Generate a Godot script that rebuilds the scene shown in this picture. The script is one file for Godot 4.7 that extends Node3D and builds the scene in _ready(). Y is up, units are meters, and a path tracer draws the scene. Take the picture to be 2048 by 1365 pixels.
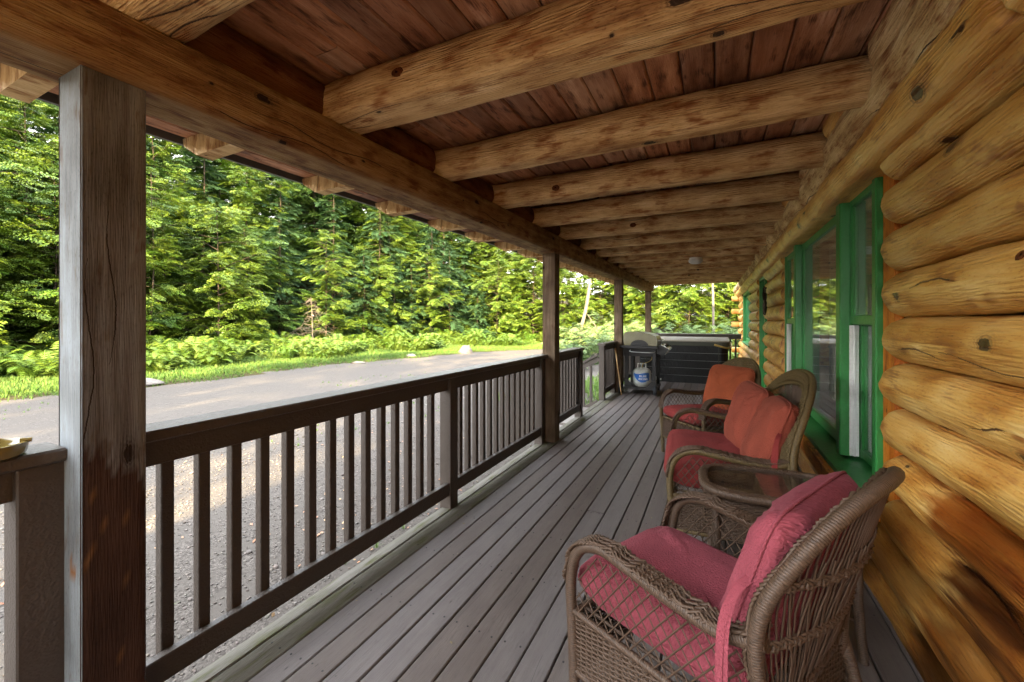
extends Node3D
# Covered log-cabin porch beside a gravel drive and a sunlit wood. Porch runs along -Z, cabin wall at +X, drive at -X.

const EYE := 1.25
const GROUND := -0.45
var rng := RandomNumberGenerator.new()
var M := {}
var used := {}


# ---------------------------------------------------------------- mesh builder
class MB:
	var v := PackedVector3Array()
	var n := PackedVector3Array()
	var t := PackedVector2Array()
	var c := PackedColorArray()
	var i := PackedInt32Array()
	var col := Color.WHITE

	func vert(p: Vector3, nn: Vector3, uv: Vector2) -> int:
		v.append(p); n.append(nn); t.append(uv); c.append(col)
		return v.size() - 1

	func tri(a: int, b: int, d: int, nn: Vector3) -> void:
		if (v[b] - v[a]).cross(v[d] - v[a]).dot(nn) > 0.0:
			i.append_array([a, d, b])
		else:
			i.append_array([a, b, d])

	func quad(a: Vector3, b: Vector3, d: Vector3, e: Vector3, ua: Vector2, ub: Vector2, ud: Vector2, ue: Vector2, out: Vector3) -> void:
		var nn := (b - a).cross(d - a).normalized()
		if nn == Vector3.ZERO:
			nn = (d - a).cross(e - a).normalized()
		if nn.dot(out) < 0.0:
			nn = -nn
		var k := vert(a, nn, ua)
		vert(b, nn, ub); vert(d, nn, ud); vert(e, nn, ue)
		tri(k, k + 1, k + 2, nn)
		tri(k, k + 2, k + 3, nn)

	# polygon in local XY (counterclockwise) pushed along local Z
	func prism(poly: PackedVector2Array, z0: float, z1: float, xf: Transform3D, off := Vector2.ZERO, caps := true) -> void:
		var per := 0.0
		var m := poly.size()
		for k in m:
			var a := poly[k]
			var b := poly[(k + 1) % m]
			var l := a.distance_to(b)
			var out := xf.basis * Vector3(b.y - a.y, a.x - b.x, 0)
			quad(xf * Vector3(a.x, a.y, z0), xf * Vector3(b.x, b.y, z0), xf * Vector3(b.x, b.y, z1), xf * Vector3(a.x, a.y, z1),
				off + Vector2(per, 0), off + Vector2(per + l, 0), off + Vector2(per + l, z1 - z0), off + Vector2(per, z1 - z0), out)
			per += l
		if caps:
			for e in 2:
				var z := z0 if e == 0 else z1
				var nn := (xf.basis * Vector3(0, 0, -1 if e == 0 else 1)).normalized()
				var k0 := v.size()
				for p in poly:
					vert(xf * Vector3(p.x, p.y, z), nn, off + p)
				for k in range(1, m - 1):
					tri(k0, k0 + k, k0 + k + 1, nn)

	# box with the four long edges chamfered; axis 0,1,2 = the grain's direction
	func bx(lo: Vector3, hi: Vector3, axis := 2, ch := 0.0, off := Vector2.ZERO) -> void:
		var mid := (lo + hi) / 2.0
		var h := (hi - lo) / 2.0
		var xf := Transform3D(Basis(), mid)
		var a := h.x
		var b := h.y
		var l := h.z
		if axis == 1:
			xf = Transform3D(Basis(Vector3(1, 0, 0), Vector3(0, 0, -1), Vector3(0, 1, 0)), mid)
			a = h.x; b = h.z; l = h.y
		elif axis == 0:
			xf = Transform3D(Basis(Vector3(0, 1, 0), Vector3(0, 0, 1), Vector3(1, 0, 0)), mid)
			a = h.y; b = h.z; l = h.x
		prism(MB.rect(a, b, ch), -l, l, xf, off)

	static func rect(a: float, b: float, ch: float) -> PackedVector2Array:
		if ch <= 0.0:
			return PackedVector2Array([Vector2(-a, -b), Vector2(a, -b), Vector2(a, b), Vector2(-a, b)])
		return PackedVector2Array([Vector2(-a + ch, -b), Vector2(a - ch, -b), Vector2(a, -b + ch), Vector2(a, b - ch), Vector2(a - ch, b), Vector2(-a + ch, b), Vector2(-a, b - ch), Vector2(-a, -b + ch)])

	# smooth sheet; rows of equal length; closed joins last column to first (columns must repeat the first point)
	func grid(rows: Array, uvs: Array, closed := false, flip := false, cols = null) -> void:
		var nr := rows.size()
		var nc: int = rows[0].size()
		var k0 := v.size()
		var keep := col
		for r in nr:
			var row: PackedVector3Array = rows[r]
			var up: PackedVector3Array = rows[mini(r + 1, nr - 1)]
			var dn: PackedVector3Array = rows[maxi(r - 1, 0)]
			var uv: PackedVector2Array = uvs[r]
			for q in nc:
				var a := q + 1
				var b := q - 1
				if closed:
					if a >= nc: a = 1
					if b < 0: b = nc - 2
				else:
					a = mini(a, nc - 1); b = maxi(b, 0)
				var nn := (row[a] - row[b]).cross(up[q] - dn[q])
				if nn.length_squared() < 1e-16:
					nn = Vector3.UP
				nn = nn.normalized()
				if flip: nn = -nn
				if cols != null: col = cols[r][q]
				vert(row[q], nn, uv[q])
		col = keep
		for r in nr - 1:
			for q in nc - 1:
				var a := k0 + r * nc + q
				if flip:
					i.append_array([a, a + 1, a + nc, a + 1, a + nc + 1, a + nc])
				else:
					i.append_array([a, a + nc, a + 1, a + 1, a + nc, a + nc + 1])

	func fan(center: Vector3, ring: PackedVector3Array, out: Vector3) -> void:
		var nn := out.normalized()
		var k0 := vert(center, nn, Vector2(0.0, 0.0))
		var ax := nn.cross(Vector3(0.31, 0.9, 0.2)).normalized()
		var ay := nn.cross(ax)
		for p in ring:
			vert(p, nn, Vector2((p - center).dot(ax), (p - center).dot(ay)))
		for k in ring.size() - 1:
			tri(k0, k0 + 1 + k, k0 + 2 + k, nn)

	func tube(pts: PackedVector3Array, rad, sides := 8, caps := true, off := Vector2.ZERO) -> void:
		var m := pts.size()
		var rows := []
		var uvs := []
		var tan0 := (pts[1] - pts[0]).normalized()
		var side := tan0.cross(Vector3.UP if absf(tan0.y) < 0.9 else Vector3.RIGHT).normalized()
		var along := 0.0
		for k in m:
			var tg := (pts[mini(k + 1, m - 1)] - pts[maxi(k - 1, 0)]).normalized()
			if tg == Vector3.ZERO: tg = tan0
			side = (side - tg * side.dot(tg)).normalized()
			var up := side.cross(tg)
			var r: float = rad if rad is float else rad[k]
			if k > 0: along += pts[k].distance_to(pts[k - 1])
			var row := PackedVector3Array()
			var uv := PackedVector2Array()
			for q in sides + 1:
				var a := TAU * q / sides
				row.append(pts[k] + (side * cos(a) + up * sin(a)) * r)
				uv.append(off + Vector2(a * r, along))
			rows.append(row); uvs.append(uv)
		grid(rows, uvs, true, true)
		if caps:
			fan(pts[0], rows[0], -tan0)
			fan(pts[m - 1], rows[m - 1], pts[m - 1] - pts[m - 2])

	func lathe(prof: PackedVector2Array, base: Vector3, sides := 24) -> void:
		var rows := []
		var uvs := []
		var along := 0.0
		for k in prof.size():
			if k > 0: along += prof[k].distance_to(prof[k - 1])
			var row := PackedVector3Array()
			var uv := PackedVector2Array()
			for q in sides + 1:
				var a := -TAU * q / sides
				row.append(base + Vector3(cos(a) * prof[k].x, prof[k].y, sin(a) * prof[k].x))
				uv.append(Vector2(q / float(sides), along))
			rows.append(row); uvs.append(uv)
		grid(rows, uvs, true, false)

	func mesh() -> ArrayMesh:
		var a := []
		a.resize(Mesh.ARRAY_MAX)
		a[Mesh.ARRAY_VERTEX] = v
		a[Mesh.ARRAY_NORMAL] = n
		a[Mesh.ARRAY_TEX_UV] = t
		a[Mesh.ARRAY_COLOR] = c
		a[Mesh.ARRAY_INDEX] = i
		var m := ArrayMesh.new()
		m.add_surface_from_arrays(Mesh.PRIMITIVE_TRIANGLES, a)
		return m


# ---------------------------------------------------------------- scene helpers
func numbered(called: String) -> String:
	var k: int = used.get(called, 0)
	used[called] = k + 1
	return called if k == 0 else "%s_%03d" % [called, k]

func tag(o: Node, label := "", category := "", group := "", kind := "") -> Node:
	if label: o.set_meta("label", label)
	if category: o.set_meta("category", category)
	if group: o.set_meta("group", group)
	if kind: o.set_meta("kind", kind)
	return o

func thing(called: String, label: String, category: String, at := Vector3.ZERO, turn := 0.0, group := "") -> Node3D:
	var o := Node3D.new()
	o.name = numbered(called)
	add_child(o)
	o.position = at
	o.rotation.y = turn
	tag(o, label, category, group)
	return o

func obj(m, called: String, mat: Material, parent: Node = self, at := Vector3.ZERO) -> MeshInstance3D:
	var o := MeshInstance3D.new()
	o.mesh = m.mesh() if m is MB else m
	o.material_override = mat
	o.name = numbered(called) if parent == self else called
	o.position = at
	parent.add_child(o, true)
	return o

func many(called: String, mesh: Mesh, mat: Material, xf: Array, cols: Array, parent: Node) -> MultiMeshInstance3D:
	var mm := MultiMesh.new()
	mm.transform_format = MultiMesh.TRANSFORM_3D
	mm.use_colors = not cols.is_empty()
	mm.mesh = mesh
	mm.instance_count = xf.size()
	for k in xf.size():
		mm.set_instance_transform(k, xf[k])
		if not cols.is_empty(): mm.set_instance_color(k, cols[k])
	var o := MultiMeshInstance3D.new()
	o.multimesh = mm
	o.material_override = mat
	o.name = numbered(called) if parent == self else called
	parent.add_child(o, true)
	return o

func smooth(pts: Array, each := 6) -> PackedVector3Array:
	var out := PackedVector3Array()
	for k in pts.size() - 1:
		var p0: Vector3 = pts[maxi(k - 1, 0)]
		var p1: Vector3 = pts[k]
		var p2: Vector3 = pts[k + 1]
		var p3: Vector3 = pts[mini(k + 2, pts.size() - 1)]
		for q in each:
			out.append(p1.cubic_interpolate(p2, p0, p3, q / float(each)))
	out.append(pts[pts.size() - 1])
	return out

func rand(a: float, b: float) -> float:
	return rng.randf_range(a, b)


# ---------------------------------------------------------------- textures
func noise_img(w: int, h: int, sw: int, sh: int, freq: float, sd: int, oct := 3) -> PackedByteArray:
	var f := FastNoiseLite.new()
	f.noise_type = FastNoiseLite.TYPE_SIMPLEX_SMOOTH
	f.seed = sd
	f.frequency = freq
	f.fractal_octaves = oct
	var im := f.get_seamless_image(sw, sh, false, false, 0.25, true)
	im.convert(Image.FORMAT_L8)
	if sw != w or sh != h:
		im.resize(w, h, Image.INTERPOLATE_CUBIC)
	return im.get_data()

func ramp(stops: Array) -> PackedByteArray:
	var out := PackedByteArray()
	out.resize(768)
	for k in 256:
		var x := k / 255.0
		var j := 0
		while j < stops.size() - 2 and x > stops[j + 1][0]:
			j += 1
		var a = stops[j]
		var b = stops[j + 1]
		var cc: Color = a[1].lerp(b[1], clampf((x - a[0]) / (b[0] - a[0]), 0, 1))
		out[k * 3] = int(cc.r8); out[k * 3 + 1] = int(cc.g8); out[k * 3 + 2] = int(cc.b8)
	return out

# wood: grain runs along the picture's height
func wood(sd: int, w: int, h: int, stops: Array, stain: Color, stain_amount: float, knots: int, knot_col: Color, bump := 3.0, mixw := [95, 70, 91], cracks := 0) -> Array:
	var broad := noise_img(w, h, w / 2, 40, 0.035, sd, 3)
	var fine := noise_img(w, h, w, 72, 0.17, sd + 1, 3)
	var blot := noise_img(w, h, w / 8, h / 8, 0.035, sd + 2, 4)
	var patch := noise_img(w, h, w / 2, h / 4, 0.028, sd + 3, 5)
	var fleck := noise_img(w, h, w, h / 3, 0.22, sd + 4, 2)
	var lut := ramp(stops)
	var dat := PackedByteArray()
	dat.resize(w * h * 3)
	var hei := PackedByteArray()
	hei.resize(w * h)
	var sr := stain.r8
	var sg := stain.g8
	var sb := stain.b8
	var cut := int(255.0 * (1.0 - stain_amount))
	var w0: int = mixw[0]
	var w1: int = mixw[1]
	var w2: int = mixw[2]
	for k in w * h:
		var f := fine[k]
		var tt := clampi(((broad[k] * w0 + f * w1 + blot[k] * w2) >> 8) - maxi(0, fleck[k] - 168), 0, 255) * 3
		var s := clampi((patch[k] + ((f - 128) >> 1) - cut) * 3, 0, 215)
		var e := 255 - s
		dat[k * 3] = (lut[tt] * e + sr * s) / 255
		dat[k * 3 + 1] = (lut[tt + 1] * e + sg * s) / 255
		dat[k * 3 + 2] = (lut[tt + 2] * e + sb * s) / 255
		hei[k] = clampi((f * 3 + broad[k]) >> 2, 0, 255)
	var r := RandomNumberGenerator.new()
	r.seed = sd * 77 + 5
	for q in cracks:
		var cx := r.randf_range(0, w)
		var y0 := r.randi_range(0, h - 1)
		var ln := r.randi_range(h / 8, h / 2)
		var ph := r.randf_range(0, 9)
		for y in ln:
			cx += 0.22 * sin(y * 0.021 + ph) + r.randf_range(-0.35, 0.35)
			var half := int(round(1.1 * sin(PI * y / ln)))
			for x in range(-half, half + 1):
				var k := posmod(y0 + y, h) * w + posmod(int(cx) + x, w)
				for ch in 3:
					dat[k * 3 + ch] = int(lerpf(dat[k * 3 + ch], [knot_col.r8, knot_col.g8, knot_col.b8][ch], 0.8))
				hei[k] = hei[k] / 5
	for q in knots:
		var cx := r.randi_range(0, w - 1)
		var cy := r.randi_range(0, h - 1)
		var ra := r.randf_range(0.007, 0.026) * w
		var rb := ra * r.randf_range(1.0, 1.7)
		var reach := 3.2
		for y in range(int(-rb * reach), int(rb * reach)):
			for x in range(int(-ra * reach), int(ra * reach)):
				var d := sqrt(x * x / (ra * ra) + y * y / (rb * rb))
				if d > reach: continue
				var k := posmod(cy + y, h) * w + posmod(cx + x, w)
				d += (fine[k] - 128) / 420.0
				var a := 0.0
				if d < 1.0:
					a = 0.94 - 0.3 * maxf(0.0, sin(d * 14.0)) * d
				else:
					a = maxf(0.0, 0.6 * exp(-(d - 1.0) * 1.8) * (0.55 + 0.45 * sin(d * 11.0)))
				for ch in 3:
					dat[k * 3 + ch] = int(lerpf(dat[k * 3 + ch], [knot_col.r8, knot_col.g8, knot_col.b8][ch], a))
				if d < 1.2: hei[k] = int(hei[k] * (0.35 + 0.5 * absf(d - 0.6)))
	var hi := Image.create_from_data(w, h, false, Image.FORMAT_L8, hei)
	hi.convert(Image.FORMAT_RGBA8)
	hi.bump_map_to_normal_map(bump)
	return [ImageTexture.create_from_image(Image.create_from_data(w, h, false, Image.FORMAT_RGB8, dat)), ImageTexture.create_from_image(hi)]

# isotropic ground or cloth: colour ramp over layered noise
func speckle(sd: int, n: int, stops: Array, f1: float, f2: float, f3: float, bump: float, weights := [80, 90, 86]) -> Array:
	var a := noise_img(n, n, n, n, f1, sd, 2)
	var b := noise_img(n, n, n, n, f2, sd + 1, 3)
	var cc := noise_img(n, n, n / 4, n / 4, f3, sd + 2, 4)
	var lut := ramp(stops)
	var dat := PackedByteArray()
	dat.resize(n * n * 3)
	var hei := PackedByteArray()
	hei.resize(n * n)
	for k in n * n:
		var tt := clampi((a[k] * weights[0] + b[k] * weights[1] + cc[k] * weights[2]) >> 8, 0, 255) * 3
		dat[k * 3] = lut[tt]; dat[k * 3 + 1] = lut[tt + 1]; dat[k * 3 + 2] = lut[tt + 2]
		hei[k] = (a[k] + b[k]) >> 1
	var hi := Image.create_from_data(n, n, false, Image.FORMAT_L8, hei)
	hi.convert(Image.FORMAT_RGBA8)
	hi.bump_map_to_normal_map(bump)
	return [ImageTexture.create_from_image(Image.create_from_data(n, n, false, Image.FORMAT_RGB8, dat)), ImageTexture.create_from_image(hi)]

func pebbles(n: int) -> Array:
	var f := FastNoiseLite.new()
	f.noise_type = FastNoiseLite.TYPE_CELLULAR
	f.frequency = 0.11
	f.seed = 91
	f.cellular_return_type = FastNoiseLite.RETURN_CELL_VALUE
	f.fractal_type = FastNoiseLite.FRACTAL_NONE
	var tone := f.get_seamless_image(n, n, false, false, 0.1, true)
	tone.convert(Image.FORMAT_L8)
	var tb := tone.get_data()
	f.cellular_return_type = FastNoiseLite.RETURN_DISTANCE
	var dist := f.get_seamless_image(n, n, true, false, 0.1, true)
	dist.convert(Image.FORMAT_L8)
	var db := dist.get_data()
	var fine := noise_img(n, n, n, n, 0.35, 92, 2)
	var sand := noise_img(n, n, n / 4, n / 4, 0.02, 93, 4)
	var lut := ramp(stops([c8(38, 34, 31), c8(60, 55, 51), c8(70, 65, 60), c8(81, 75, 70), c8(104, 98, 92)]))
	var dat := PackedByteArray()
	dat.resize(n * n * 3)
	var hei := PackedByteArray()
	hei.resize(n * n)
	for k in n * n:
		var cover := clampi((sand[k] - 70) * 3, 40, 255)
		var peb := (tb[k] * 150 + db[k] * 60 + fine[k] * 46) >> 8
		var dust := 96 + (fine[k] >> 2)
		var v := clampi((peb * cover + dust * (255 - cover)) / 255, 0, 255) * 3
		dat[k * 3] = lut[v]; dat[k * 3 + 1] = lut[v + 1]; dat[k * 3 + 2] = lut[v + 2]
		hei[k] = clampi((db[k] * cover >> 8) * 3 / 4 + (fine[k] >> 2), 0, 255)
	var hi := Image.create_from_data(n, n, false, Image.FORMAT_L8, hei)
	hi.convert(Image.FORMAT_RGBA8)
	hi.bump_map_to_normal_map(6.0)
	return [ImageTexture.create_from_image(Image.create_from_data(n, n, false, Image.FORMAT_RGB8, dat)), ImageTexture.create_from_image(hi)]

func smat(called: String, tex, rough: float, size := Vector2(1, 1), spec := 0.5, tint := Color.WHITE, nscale := 1.0) -> StandardMaterial3D:
	var m := StandardMaterial3D.new()
	m.resource_name = called
	m.albedo_color = tint
	if tex != null:
		m.albedo_texture = tex[0]
		m.normal_enabled = true
		m.normal_texture = tex[1]
		m.normal_scale = nscale
		m.uv1_scale = Vector3(1.0 / size.x, 1.0 / size.y, 1)
	m.roughness = rough
	m.metallic_specular = spec
	m.vertex_color_use_as_albedo = true
	M[called] = m
	return m

func c8(r: int, g: int, b: int) -> Color:
	return Color8(r, g, b)

func stops(list: Array) -> Array:
	var out := []
	for k in list.size():
		out.append([k / float(list.size() - 1), list[k]])
	return out

func materials() -> void:
	var log_t := wood(11, 512, 1024, stops([c8(104, 58, 22), c8(176, 112, 44), c8(214, 162, 84), c8(232, 192, 118), c8(246, 224, 174)]), c8(146, 90, 44), 0.36, 6, c8(58, 32, 20), 5.0, [86, 56, 132], 5)
	smat("wall_log", log_t, 0.36, Vector2(0.95, 2.1), 0.45, Color.WHITE, 0.8)
	var joist_t := wood(23, 512, 1024, stops([c8(70, 44, 28), c8(142, 102, 64), c8(194, 158, 108), c8(222, 192, 142), c8(242, 226, 190)]), c8(132, 80, 42), 0.42, 4, c8(44, 30, 22), 6.0, [90, 82, 112], 4)
	smat("joist", joist_t, 0.7, Vector2(0.75, 1.7), 0.3)
	smat("beam", joist_t, 0.72, Vector2(0.6, 1.5), 0.3, c8(168, 156, 144))
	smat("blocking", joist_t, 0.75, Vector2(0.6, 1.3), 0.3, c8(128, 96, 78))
	var ceil_t := wood(37, 512, 1024, stops([c8(62, 40, 29), c8(130, 91, 66), c8(168, 126, 96), c8(198, 160, 130), c8(236, 218, 198)]), c8(80, 52, 38), 0.40, 6, c8(190, 146, 112), 3.0, [90, 76, 110], 3)
	for k in 4:
		smat("ceiling%d" % k, ceil_t, 0.6, Vector2(0.5, 1.6), 0.35, [c8(255, 255, 255), c8(225, 205, 195), c8(255, 236, 220), c8(200, 186, 180)][k])
	var deck_t := wood(51, 512, 1024, stops([c8(82, 76, 73), c8(101, 94, 91), c8(109, 102, 98), c8(116, 109, 105), c8(132, 126, 122)]), c8(90, 84, 80), 0.25, 2, c8(60, 54, 52), 4.0, [70, 90, 96], 3)
	for k in 3:
		smat("deck%d" % k, deck_t, 0.55, Vector2(0.24, 1.3), 0.4, [c8(255, 252, 250), c8(226, 220, 216), c8(240, 240, 242)][k])
	smat("deck_edge", wood(55, 256, 512, stops([c8(60, 58, 46), c8(82, 79, 69), c8(99, 95, 88), c8(116, 112, 106)]), c8(64, 66, 34), 0.40, 0, c8(60, 54, 52), 3.0), 0.7, Vector2(0.24, 1.3), 0.3)
	var post_t := wood(63, 512, 1024, stops([c8(76, 70, 65), c8(118, 112, 107), c8(148, 144, 140), c8(172, 170, 168), c8(194, 193, 192)]), c8(104, 76, 54), 0.26, 2, c8(54, 38, 28), 1.4, [80, 50, 126], 3)
	smat("post", post_t, 0.75, Vector2(0.5, 1.6), 0.3)
	var paint := speckle(71, 256, stops([c8(56, 48, 42), c8(65, 57, 51), c8(72, 65, 58)]), 0.12, 0.3, 0.03, 1.2)
	smat("rail_paint", paint, 0.5, Vector2(0.6, 0.6), 0.45)
	smat("rail_cap", paint, 0.42, Vector2(0.6, 0.6), 0.5, c8(255, 252, 246))
	var green := speckle(75, 256, stops([c8(36, 108, 50), c8(44, 122, 58), c8(56, 134, 68)]), 0.08, 0.25, 0.04, 0.6)
	smat("green_paint", green, 0.38, Vector2(0.7, 0.7), 0.5)
	smat("white_vinyl", speckle(77, 128, stops([c8(176, 176, 170), c8(214, 216, 214), c8(226, 228, 226)]), 0.05, 0.2, 0.05, 0.6), 0.5, Vector2(0.4, 0.4))
	smat("buck", log_t, 0.5, Vector2(0.6, 1.2), 0.4, c8(232, 180, 110))
	smat("knot_wood", joist_t, 0.7, Vector2(0.5, 0.5), 0.3, c8(124, 84, 54))
	smat("end_grain", joist_t, 0.8, Vector2(0.5, 0.5), 0.25, c8(120, 84, 60))
	var fab := speckle(81, 512, stops([c8(120, 120, 120), c8(196, 196, 196), c8(226, 226, 226), c8(255, 255, 255)]), 0.35, 0.16, 0.03, 3.0)
	for f in [["fabric_rose", c8(152, 74, 84)], ["fabric_terracotta", c8(152, 76, 60)], ["fabric_orange", c8(154, 78, 50)], ["fabric_brick", c8(146, 60, 58)]]:
		var fm := smat(f[0], fab, 0.92, Vector2(0.8, 0.8), 0.2, f[1])
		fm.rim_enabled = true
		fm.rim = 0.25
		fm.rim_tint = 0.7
	var wic := wrap_texture()
	smat("wicker", wic, 0.5, Vector2(0.11, 0.05), 0.45, c8(96, 74, 57))
	smat("wicker_strand", null, 0.55, Vector2(1, 1), 0.4, c8(72, 55, 42))
	smat("wicker_olive", wic, 0.5, Vector2(0.11, 0.05), 0.45, c8(116, 96, 58))
	smat("gravel", pebbles(1024), 0.92, Vector2(1.6, 1.6), 0.2)
	M.gravel.uv1_triplanar = true
	M.gravel.uv1_world_triplanar = true
	M.gravel.uv1_scale = Vector3(0.6, 0.6, 0.6)
	smat("forest_floor", speckle(95, 512, stops([c8(28, 22, 14), c8(44, 37, 22), c8(54, 50, 28), c8(68, 66, 36)]), 0.2, 0.06, 0.03, 4.0), 0.95, Vector2(1, 1), 0.2)
	M.forest_floor.uv1_triplanar = true
	M.forest_floor.uv1_world_triplanar = true
	M.forest_floor.uv1_scale = Vector3(0.4, 0.4, 0.4)
	var stone := speckle(99, 256, stops([c8(96, 92, 90), c8(140, 136, 132), c8(176, 172, 168)]), 0.1, 0.3, 0.05, 3.0)
	smat("stone", stone, 0.9, Vector2(0.9, 0.9), 0.2, c8(170, 165, 160))
	smat("bark", wood(103, 256, 512, stops([c8(26, 21, 17), c8(52, 44, 36), c8(74, 64, 54), c8(98, 88, 76)]), c8(56, 62, 42), 0.25, 2, c8(30, 24, 20), 8.0), 0.9, Vector2(0.5, 1.2), 0.2)
	smat("pale_bark", wood(107, 128, 256, stops([c8(58, 50, 43), c8(86, 78, 68), c8(106, 97, 87), c8(128, 119, 108)]), c8(76, 68, 57), 0.25, 2, c8(50, 44, 38), 5.0), 0.9, Vector2(0.4, 1.0), 0.2)
	for lf in [["leaf", Color(1, 1, 1), 0.48], ["needle", Color(1, 1, 1), 0.6], ["fern", Color(1, 1, 1), 0.55], ["grass", Color(1, 1, 1), 0.6]]:
		var m := smat(lf[0], null, lf[2], Vector2.ONE, 0.35)
		m.backlight_enabled = true
		m.backlight = Color(0.32, 0.36, 0.10)
		m.cull_mode = BaseMaterial3D.CULL_DISABLED
	smat("black_plastic", null, 0.55, Vector2.ONE, 0.45, c8(22, 22, 23))
	smat("tub_panel", wood(113, 128, 256, stops([c8(19, 20, 21), c8(25, 26, 27), c8(31, 32, 33)]), c8(34, 36, 38), 0.1, 0, c8(30, 30, 30), 2.0), 0.6, Vector2(0.5, 1.5), 0.4)
	smat("tub_trim", null, 0.4, Vector2.ONE, 0.5, c8(150, 156, 152))
	smat("tub_cover", speckle(117, 256, stops([c8(120, 110, 92), c8(140, 132, 116), c8(156, 150, 134)]), 0.15, 0.4, 0.03, 2.0), 0.5, Vector2(0.5, 0.5))  # pale tone paints in the reflection on the cover top
	smat("tub_skirt", null, 0.55, Vector2.ONE, 0.4, c8(56, 58, 48))
	smat("grill_lid", speckle(121, 256, stops([c8(60, 56, 24), c8(78, 73, 34), c8(92, 87, 46)]), 0.06, 0.2, 0.03, 0.6), 0.28, Vector2(0.5, 0.5), 0.6)
	smat("steel", null, 0.3, Vector2.ONE, 0.5, c8(190, 192, 192))
	M.steel.metallic = 0.85
	smat("knob_white", null, 0.45, Vector2.ONE, 0.5, c8(224, 224, 220))
	smat("tank_white", speckle(125, 256, stops([c8(150, 152, 146), c8(184, 188, 184), c8(200, 204, 200)]), 0.04, 0.2, 0.03, 0.5), 0.4, Vector2(0.6, 0.6))
	smat("tank_blue", null, 0.4, Vector2.ONE, 0.5, c8(30, 92, 168))
	smat("brass", null, 0.35, Vector2.ONE, 0.5, c8(176, 150, 84))
	M.brass.metallic = 0.8
	smat("rubber", null, 0.7, Vector2.ONE, 0.3, c8(40, 42, 46))
	smat("hub_grey", null, 0.5, Vector2.ONE, 0.4, c8(96, 106, 116))
	smat("fascia", null, 0.55, Vector2.ONE, 0.4, c8(92, 90, 86))
	smat("plaster", null, 0.9, Vector2.ONE, 0.3, c8(150, 132, 110))
	smat("curtain", null, 0.9, Vector2.ONE, 0.2, c8(168, 170, 150))
	var g := StandardMaterial3D.new()
	g.resource_name = "window_glass"
	g.transparency = BaseMaterial3D.TRANSPARENCY_ALPHA
	g.albedo_color = Color(0.9, 0.95, 0.93, 0.06)
	g.roughness = 0.02
	g.metallic_specular = 0.62
	M.glass = g
	var tg := StandardMaterial3D.new()
	tg.resource_name = "table_glass"
	tg.transparency = BaseMaterial3D.TRANSPARENCY_ALPHA
	tg.albedo_color = Color(0.28, 0.24, 0.2, 0.35)
	tg.roughness = 0.03
	M.table_glass = tg
	var am := StandardMaterial3D.new()
	am.resource_name = "amber_glass"
	am.albedo_color = Color(0.44, 0.38, 0.2)
	am.roughness = 0.12
	am.metallic = 0.0
	M.amber = am

# cane wound round a rod: ridges across the length
func wrap_texture() -> Array:
	var w := 64
	var h := 128
	var hei := PackedByteArray()
	hei.resize(w * h)
	var dat := PackedByteArray()
	dat.resize(w * h * 3)
	var nz := noise_img(w, h, w, h, 0.08, 900, 2)
	for y in h:
		for x in w:
			var p := fposmod(y + x * 0.25, 16.0) / 16.0
			var e := sqrt(maxf(0.0, 1.0 - pow(2.0 * p - 1.0, 2.0)))
			var k := y * w + x
			hei[k] = int(255 * e)
			var g := int(lerpf(150, 240, nz[k] / 255.0) * (0.6 if e < 0.3 else 1.0))
			dat[k * 3] = g; dat[k * 3 + 1] = g; dat[k * 3 + 2] = g
	var hi := Image.create_from_data(w, h, false, Image.FORMAT_L8, hei)
	hi.convert(Image.FORMAT_RGBA8)
	hi.bump_map_to_normal_map(4.0)
	return [ImageTexture.create_from_image(Image.create_from_data(w, h, false, Image.FORMAT_RGB8, dat)), ImageTexture.create_from_image(hi)]


# ---------------------------------------------------------------- setting
func drive_edge(z: float) -> float:
	var k := clampf((-z - 11.0) / 15.0, 0.0, 1.0)
	return -13.6 + 4.6 * k * k + 0.25 * sin(z * 0.7) + 0.12 * sin(z * 2.3)

func lie(x: float, z: float) -> float:
	var s := drive_edge(z) - x
	var y := GROUND
	if s > 0.0:
		y += 0.05 * minf(s, 3.0) + 0.37 * maxf(0.0, minf(s, 40.0) - 4.0) * smoothstep(4.0, 14.0, s)
	if z < -27.0:
		y = maxf(y, GROUND + 0.12 * (-27.0 - z) * smoothstep(27.0, 34.0, -z))
	y += (0.12 * sin(x * 0.9 + 1.3) * sin(z * 0.8) if s > 1.0 else 0.0) * smoothstep(1.0, 4.0, s)
	return y

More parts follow.
